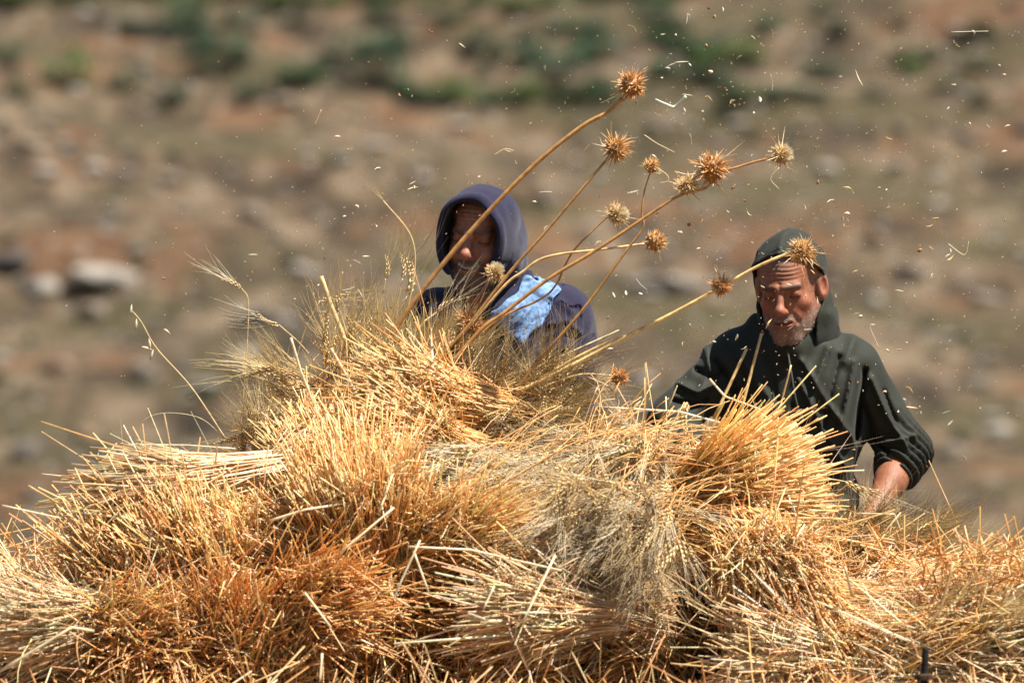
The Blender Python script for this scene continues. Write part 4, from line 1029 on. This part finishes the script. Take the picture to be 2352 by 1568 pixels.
def folds_b(p):
    f = 1.9 * folds(p, LB, YB) * np.clip((YB + .10 - p[1]) / .1, 0, 1)
    w = np.asarray(cuff_b - J['er']); L = np.linalg.norm(w); w = w / L
    s = (p[0] - J['er'][0]) * w[0] + (p[1] - J['er'][1]) * w[1] + (p[2] - J['er'][2]) * w[2]
    near = np.exp(-(sph(p, J['er'] * .35 + cuff_b * .65, 0) / .10) ** 4)
    f = f + .0075 * near * np.sin(s * 300 + 1.2 * np.sin(p[0] * 50) + 1.5 * np.sin(p[1] * 40)) + .004 * near * (s > L * .7)
    return f + .003 * wob(p[0], p[1], p[2], 42, 21) + .0018 * (.35 - np.abs(wob(p[0], p[1] * .5, p[2] * .8, 60, 22)))
def hood_b(p):
    x, y, z = p
    d = ell(p, (0, .022, .030), (.085, .115, .104))
    d = smin(d, ell(p, (0, .045, -.07), (.084, .100, .10)), .05)
    d = smin(d, cap(p, (0, .05, -.12), (0, .055, -.19), .084, .105), .05)
    d = d + .0045 * wob(x, y, z, 48, 31) + .0022 * wob(x, y, z, 110, 32) - .003 * np.exp(-(x / .006) ** 2)
    d = np.abs(d) - .0032
    op = ell(p, (0, -.125, -.030), (.084, .150, .150))
    op = smin(op, cap((np.abs(x), y, z), (.05, -.06, -.02), (.085, -.015, .0), .04), .04)
    op = smin(op, cap((np.abs(x), y, z), (.03, -.09, .055), (.074, -.045, .03), .042), .03)
    op = smin(op, cap(p, (0, -.09, -.1), (0, -.10, -.2), .075), .03)
    return smax(d, -op, .004)
mb, RB, HB = person('man in a dark green hooded jacket looking down at the heap, sleeve pushed up', JB, (1812, 666, YB - .06), -15, 17, -3, 1.02, False, .5, (.20, .165, .135), .080, CB,
                    (hood_b, (-.14, -.15, -.2), (.14, .16, .16)), .0035, torso_b, folds_b, (np.array([P(1450, 0, 0)[0], YB - .36, .98]), np.array([P(2175, 0, 0)[0], YB + .26, 1.52]), .005), M_cloth, (.032, .040, .031), (.235, .086, .040), None)
off = np.array(mb.location)
B = Bag(); B.add(*tube([P(1808, 800, YB - .105), P(1818, 860, YB - .135), P(1826, 910, YB - .145), P(1838, 955, YB - .145)], .0028, 6, (.04, .045, .035))); ds = B.build('drawstring', M_cloth, mb)
B = Bag(); B.add(*tube([P(1838, 950, YB - .147), P(1839, 962, YB - .147), P(1840, 972, YB - .147)], [.005, .008, .004], 8, (.04, .045, .035))); B.build('toggle', M_cloth, mb)
V, F, C = stubble(900, 5, False, .004, (.42, .39, .36), (.22, .19, .16)); mk('beard', V @ RB.T + HB, F, M_hair, mb, C)

# ---- man in the navy hooded top
YA = -.08
J = dict(neck=P(1130, 690, YA + .03), chest=P(1160, 850, YA + .05), sl=P(1005, 740, YA - .0), sr=P(1278, 735, YA + .06), el=P(945, 900, YA - .02), er=P(1292, 925, YA + .10), wl=P(985, 930, YA - .30), wr=P(1090, 868, YA - .32))
std_legs(J, P(1170, 0, YA)[0], YA + .08)
J['palml'] = (.4, -.4, -1); J['palmr'] = (-.2, -.6, -1)
JA = {k: v for k, v in J.items() if not k.startswith('palm')}
JAf = dict(J)
CA = (.017, .0155, .037)
def torso_a(p):
    J = JAf
    q = (p[0], (p[1] - YA - .05) * 1.2 + YA + .05, p[2])
    d = cap(q, P(1040, 770, YA + .03), P(1262, 760, YA + .06), .088)
    d = smin(d, cap(q, P(1110, 830, YA + .03), P(1210, 830, YA + .05), .155), .06)
    d = smin(d, cap(q, P(1130, 1000, YA + .03), P(1200, 1000, YA + .05), .145), .08)
    d = smin(d, cap(p, P(1120, 690, YA + .02), P(1140, 760, YA + .05), .085, .12), .05)
    d = smin(d, cap(p, P(1190, 640, YA - .0), P(1160, 720, YA - .07), .034, .036), .03)
    d = smin(d, cap(p, J['sl'], J['el'], .082, .07), .045)
    d = smin(d, cap(p, J['sr'], J['er'], .088, .078), .05)
    d = smin(d, cap(p, J['el'], J['el'] + (J['wl'] - J['el']) * .8, .07, .05), .03)
    d = smin(d, cap(p, J['er'], J['er'] + (J['wr'] - J['er']) * .8, .078, .05), .03)
    return smax(d, -(p[2] - .98), .02)
LA = [([(1262, 745), (1300, 735), (1330, 760)], .010, .008), ([(1250, 790), (1290, 770), (1325, 775)], .009, -.008), ([(1245, 815), (1290, 795), (1335, 810)], .010, .008), ([(1250, 850), (1290, 830), (1330, 835)], .009, -.008),
      ([(1240, 870), (1290, 860), (1340, 870)], .011, .009), ([(1262, 690), (1255, 740), (1235, 800)], .010, -.010), ([(1285, 690), (1320, 720)], .012, .006), ([(1200, 780), (1215, 860), (1200, 940)], .012, .007)]
def folds_a(p):
    return 1.1 * folds(p, LA, YA) * np.clip((YA + .12 - p[1]) / .1, 0, 1) + .003 * wob(p[0], p[1], p[2], 40, 41) + .0014 * wob(p[0], p[1], p[2], 95, 42)
def hood_a(p):
    x, y, z = p
    d = ell(p, (0, -.008, .010), (.090, .166, .117))
    d = smin(d, ell(p, (0, .06, -.07), (.080, .080, .09)), .06)
    d = d + .004 * wob(x, y, z, 38, 51) + .003 * (.35 - np.abs(wob(x, y, z * .6, 45, 53))) + .0012 * wob(x, y, z, 100, 52)
    cut = (y + .100) - .04 * (z - .03)                      # the rim leans back towards the jaw
    th = .0042 + .0035 * np.exp(-((cut - .012) / .010) ** 2)   # doubled hem along the rim
    d = np.abs(d) - th
    d = smax(d, -cut, .006)
    return smax(d, -cap(p, (0, -.06, -.10), (0, -.12, -.2), .062), .006)
ma, RA, HA = person('laughing man in a navy hooded top, his face shaded by the hood', JA, (1106, 550, YA - .07), -20, 9, 5, 1.02, True, .85, (.11, .085, .07), .085, CA,
                    (hood_a, (-.15, -.2, -.19), (.15, .17, .17)), .0038, torso_a, folds_a, (np.array([P(880, 0, 0)[0], YA - .40, .96]), np.array([P(1400, 0, 0)[0], YA + .30, 1.62]), .0055), M_fleece, (.035, .035, .042), (.30, .118, .064), None)
V, F, C = stubble(1500, 6, True, .007, (.10, .08, .07), (.26, .23, .2)); mk('beard', V @ RA.T + HA, F, M_hair, ma, C)
# teeth
B = Bag()
for k in range(-4, 5):
    x = k * .0058; yy = -.0895 + 9 * x * x; zz = -.0545 + .010 * (x / .028) ** 2
    v, f = box((x, yy, zz), (.0052, .004, .0085)); B.add(v, f, (.42, .35, .26))
o = B.build('teeth', M_hair, None, smooth=False); me = o.data
co = np.array([v.co[:] for v in me.vertices]); co = co @ RA.T + HA - np.array(ma.location); me.vertices.foreach_set('co', co.ravel()); o.parent = ma
# faded blue cloth over the chest, and the bright blue collar of an inner top
region = [P(a, b, YA) for a, b in [(1205, 634), (1262, 640), (1284, 662), (1268, 700), (1248, 745), (1200, 785), (1165, 775), (1150, 748), (1118, 748), (1128, 718), (1165, 690), (1190, 660)]]
def poly_sd(x, z, poly):
    d = np.full(np.shape(x), 9.); inside = np.zeros(np.shape(x), bool); n = len(poly)
    for i in range(n):
        a, b = poly[i], poly[(i + 1) % n]; d = np.minimum(d, seg_dist(x, z, [a, b]))
        c = ((a[1] > z) != (b[1] > z)) & (x < (b[0] - a[0]) * (z - a[1]) / (b[1] - a[1] + 1e-12) + a[0]); inside ^= c
    return np.where(inside, -d, d)
R2 = [(q[0], q[2]) for q in region]
def scarf(p):
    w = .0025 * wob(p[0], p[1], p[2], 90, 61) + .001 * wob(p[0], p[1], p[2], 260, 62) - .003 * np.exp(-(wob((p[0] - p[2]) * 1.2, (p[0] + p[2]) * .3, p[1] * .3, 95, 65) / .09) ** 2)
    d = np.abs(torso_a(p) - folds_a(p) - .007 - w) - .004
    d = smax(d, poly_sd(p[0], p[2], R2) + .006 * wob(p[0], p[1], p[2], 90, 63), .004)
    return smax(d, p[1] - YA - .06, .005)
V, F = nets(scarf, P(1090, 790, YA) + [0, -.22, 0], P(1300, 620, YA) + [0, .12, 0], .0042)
c = np.array([.14, .23, .39]) * (1 + .25 * wob(V[:, 0], V[:, 1], V[:, 2], 110, 64)[:, None]) * (1 - .6 * np.exp(-(wob((V[:, 0] - V[:, 2]) * 1.2, (V[:, 0] + V[:, 2]) * .3, V[:, 1] * .3, 95, 65) / .08) ** 2))[:, None]; mk('scarf', V, F, M_denim, ma, np.clip(c, .02, .9), label='faded light blue cloth over the shoulder')  # dark lines along the furrows are crease shade put into the colour
R3 = [(q[0], q[2]) for q in [P(a, b, YA) for a, b in [(985, 700), (1060, 680), (1075, 730), (1030, 790), (985, 780)]]]
def inner(p):
    d = np.abs(torso_a(p) - folds_a(p) - .006) - .004
    return smax(smax(d, poly_sd(p[0], p[2], R3), .004), p[1] - YA - .02, .005)
V, F = nets(inner, P(960, 810, YA) + [0, -.22, 0], P(1100, 660, YA) + [0, .08, 0], .005)
mk('inner_collar', V, F, M_fleece, ma, (.02, .035, .15))

# ------------------------------------------------------------------ chaff in the air
CH = [lens_mesh('chaff', .011, .0022, .0008, .001, M_chaff, (.68, .60, .44)), lens_mesh('chaff', .008, .0026, .001, .002, M_chaff, (.78, .66, .44)), lens_mesh('chaff', .016, .0014, .0007, .004, M_chaff, (.72, .54, .28)),
      lens_mesh('chaff', .007, .003, .0015, .002, M_chaff, (.40, .18, .07)), lens_mesh('chaff', .024, .0010, .0006, .0015, M_chaff, (.80, .72, .52)), lens_mesh('chaff', .006, .0016, .0008, .001, M_chaff, (.70, .62, .48))]
def flake(px, py, y, var, s, label=None):
    o = link('chaff_flake', CH[var], None, P(px, py, y), label=label or '%s flying %s %s' % (['white husk', 'straw-coloured husk', 'thin tan curl', 'brown flake', 'long pale splinter', 'white chaff speck'][var], 'high up' if py < 350 else 'at head height' if py < 750 else 'low over the heap', 'at the left' if px < 800 else 'round the blue hood' if px < 1350 else 'among the thistles' if px < 1700 else 'round the man in green' if px < 2080 else 'at the far right'), category='chaff', group=None if label else 'chaff flying over the heap')
    o.rotation_euler = [random.uniform(0, 6.28) for _ in range(3)]; o.scale = (s,) * 3
    return o
B = Bag(); B.add(*tube([P(*p) for p in [(1505, 228, -.2), (1530, 240, -.2), (1550, 245, -.18), (1575, 222, -.2)]], [.002, .004, .004], 5, (.62, .66, .54)))
o = B.build('flying_leaf_strip', M_chaff); o['label'] = 'pale folded leaf strip flying right of the topmost thistle'; o['category'] = 'leaf'
for pts, lab in [([(1480, 310), (1510, 330), (1550, 350)], 'curved awn flying between two thistle heads'), ([(1500, 380), (1530, 400), (1535, 415), (1515, 420)], 'hooked thread flying by the small round thistle head'),
                 ([(722, 290), (738, 252)], 'straight white splinter flying high at the left'), ([(1135, 356), (1160, 342), (1180, 346)], 'forked pale husk stem flying above the blue hood'), ([(2185, 74), (2270, 72)], 'thin straight straw flying at the top right'),
                 ([(2010, 745), (1998, 750), (2020, 800)], 'hooked hair-thin thread by the cheek of the man in green'), ([(2178, 560), (2215, 585), (2225, 555)], 'tangle of thin stalk flying right of the man in green'), ([(1790, 385), (1770, 410), (1790, 435)], 'slim straw hanging below the rightmost high thistle head')]:
    B = Bag(); B.add(*tube([P(*p, -.3) for p in pts], [.0011, .0007], 5, (.78, .66, .42))); o = B.build('flying_stalk', M_chaff); o['label'] = lab; o['category'] = 'stalk'
for a in [(868, 388, 0, 1.8, 'curled white husk flying left of the blue hood'), (775, 314, 0, 1.5, 'white husk flying below the straight splinter'), (990, 70, 3, 1.6, 'orange flake flying at the top, left of centre'), (919, 217, 3, 1.5, 'orange flake flying above the curled white husk'),
          (383, 762, 0, 2.4, 'long white husk flying beside the wild oat'), (1438, 672, 0, 1.8, 'white husk flying between the two men'), (1583, 516, 3, 1.6, 'dark brown flake flying right of the thistles'), (2111, 573, 3, 2.0, 'curled orange husk flying right of the green hood'), (2095, 935, 2, 2.0, 'tan curl flying off the sleeve of the man in green')]:
    flake(a[0], a[1], -.35, a[2], a[3], a[4])
GUST = [(random.gauss(1850, 330), random.uniform(40, 1000)) for _ in range(26)] + [(random.gauss(850, 230), random.uniform(250, 800)) for _ in range(7)]
for k in range(290):
    u = random.random()
    if u < .62: px, py = random.gauss(1900, 300), random.uniform(20, 1150) ** 1.0
    elif u < .85: px, py = random.gauss(1400, 300), random.uniform(60, 800)
    else: px, py = random.gauss(750, 230), random.gauss(600, 200)
    if random.random() < .6: g = random.choice(GUST); px, py = random.gauss(g[0], 65), random.gauss(g[1], 60)
    if not (0 < px < 2352 and 0 < py < 1150): continue
    flake(px, py, random.uniform(-.9, .7), random.choice([0, 0, 2, 2, 4, 4, 5, 3, 1, 0]), random.uniform(.7, 1.9))
n = 1900
px = np.where(rng.random(n) < .7, rng.normal(1800, 380, n), rng.normal(900, 330, n)); py = np.where(px > 1150, rng.uniform(0, 1100, n), rng.normal(600, 230, n))
y = rng.uniform(-1, 1.2, n); k = FRAME_W / 2352 * (y + CAM_D) / CAM_D
c = np.stack([(px - 1176) * k, y, CAM_Z - (py - 784) * k], 1); ok = (c[:, 2] > 1.25)
c = c[ok]; n = len(c); d = rng.normal(size=(n, 3)); V, F, C = strands(c, d, rng.uniform(.002, .006, n), .0010, None, None, 1, 4, .4, np.array([(.66, .56, .40), (.6, .42, .22), (.4, .2, .07)])[rng.integers(0, 3, n)])
mk('chaff_dust', V, F, M_chaff, None, C, kind='stuff', label='fine chaff dust drifting in the air', category='chaff dust')
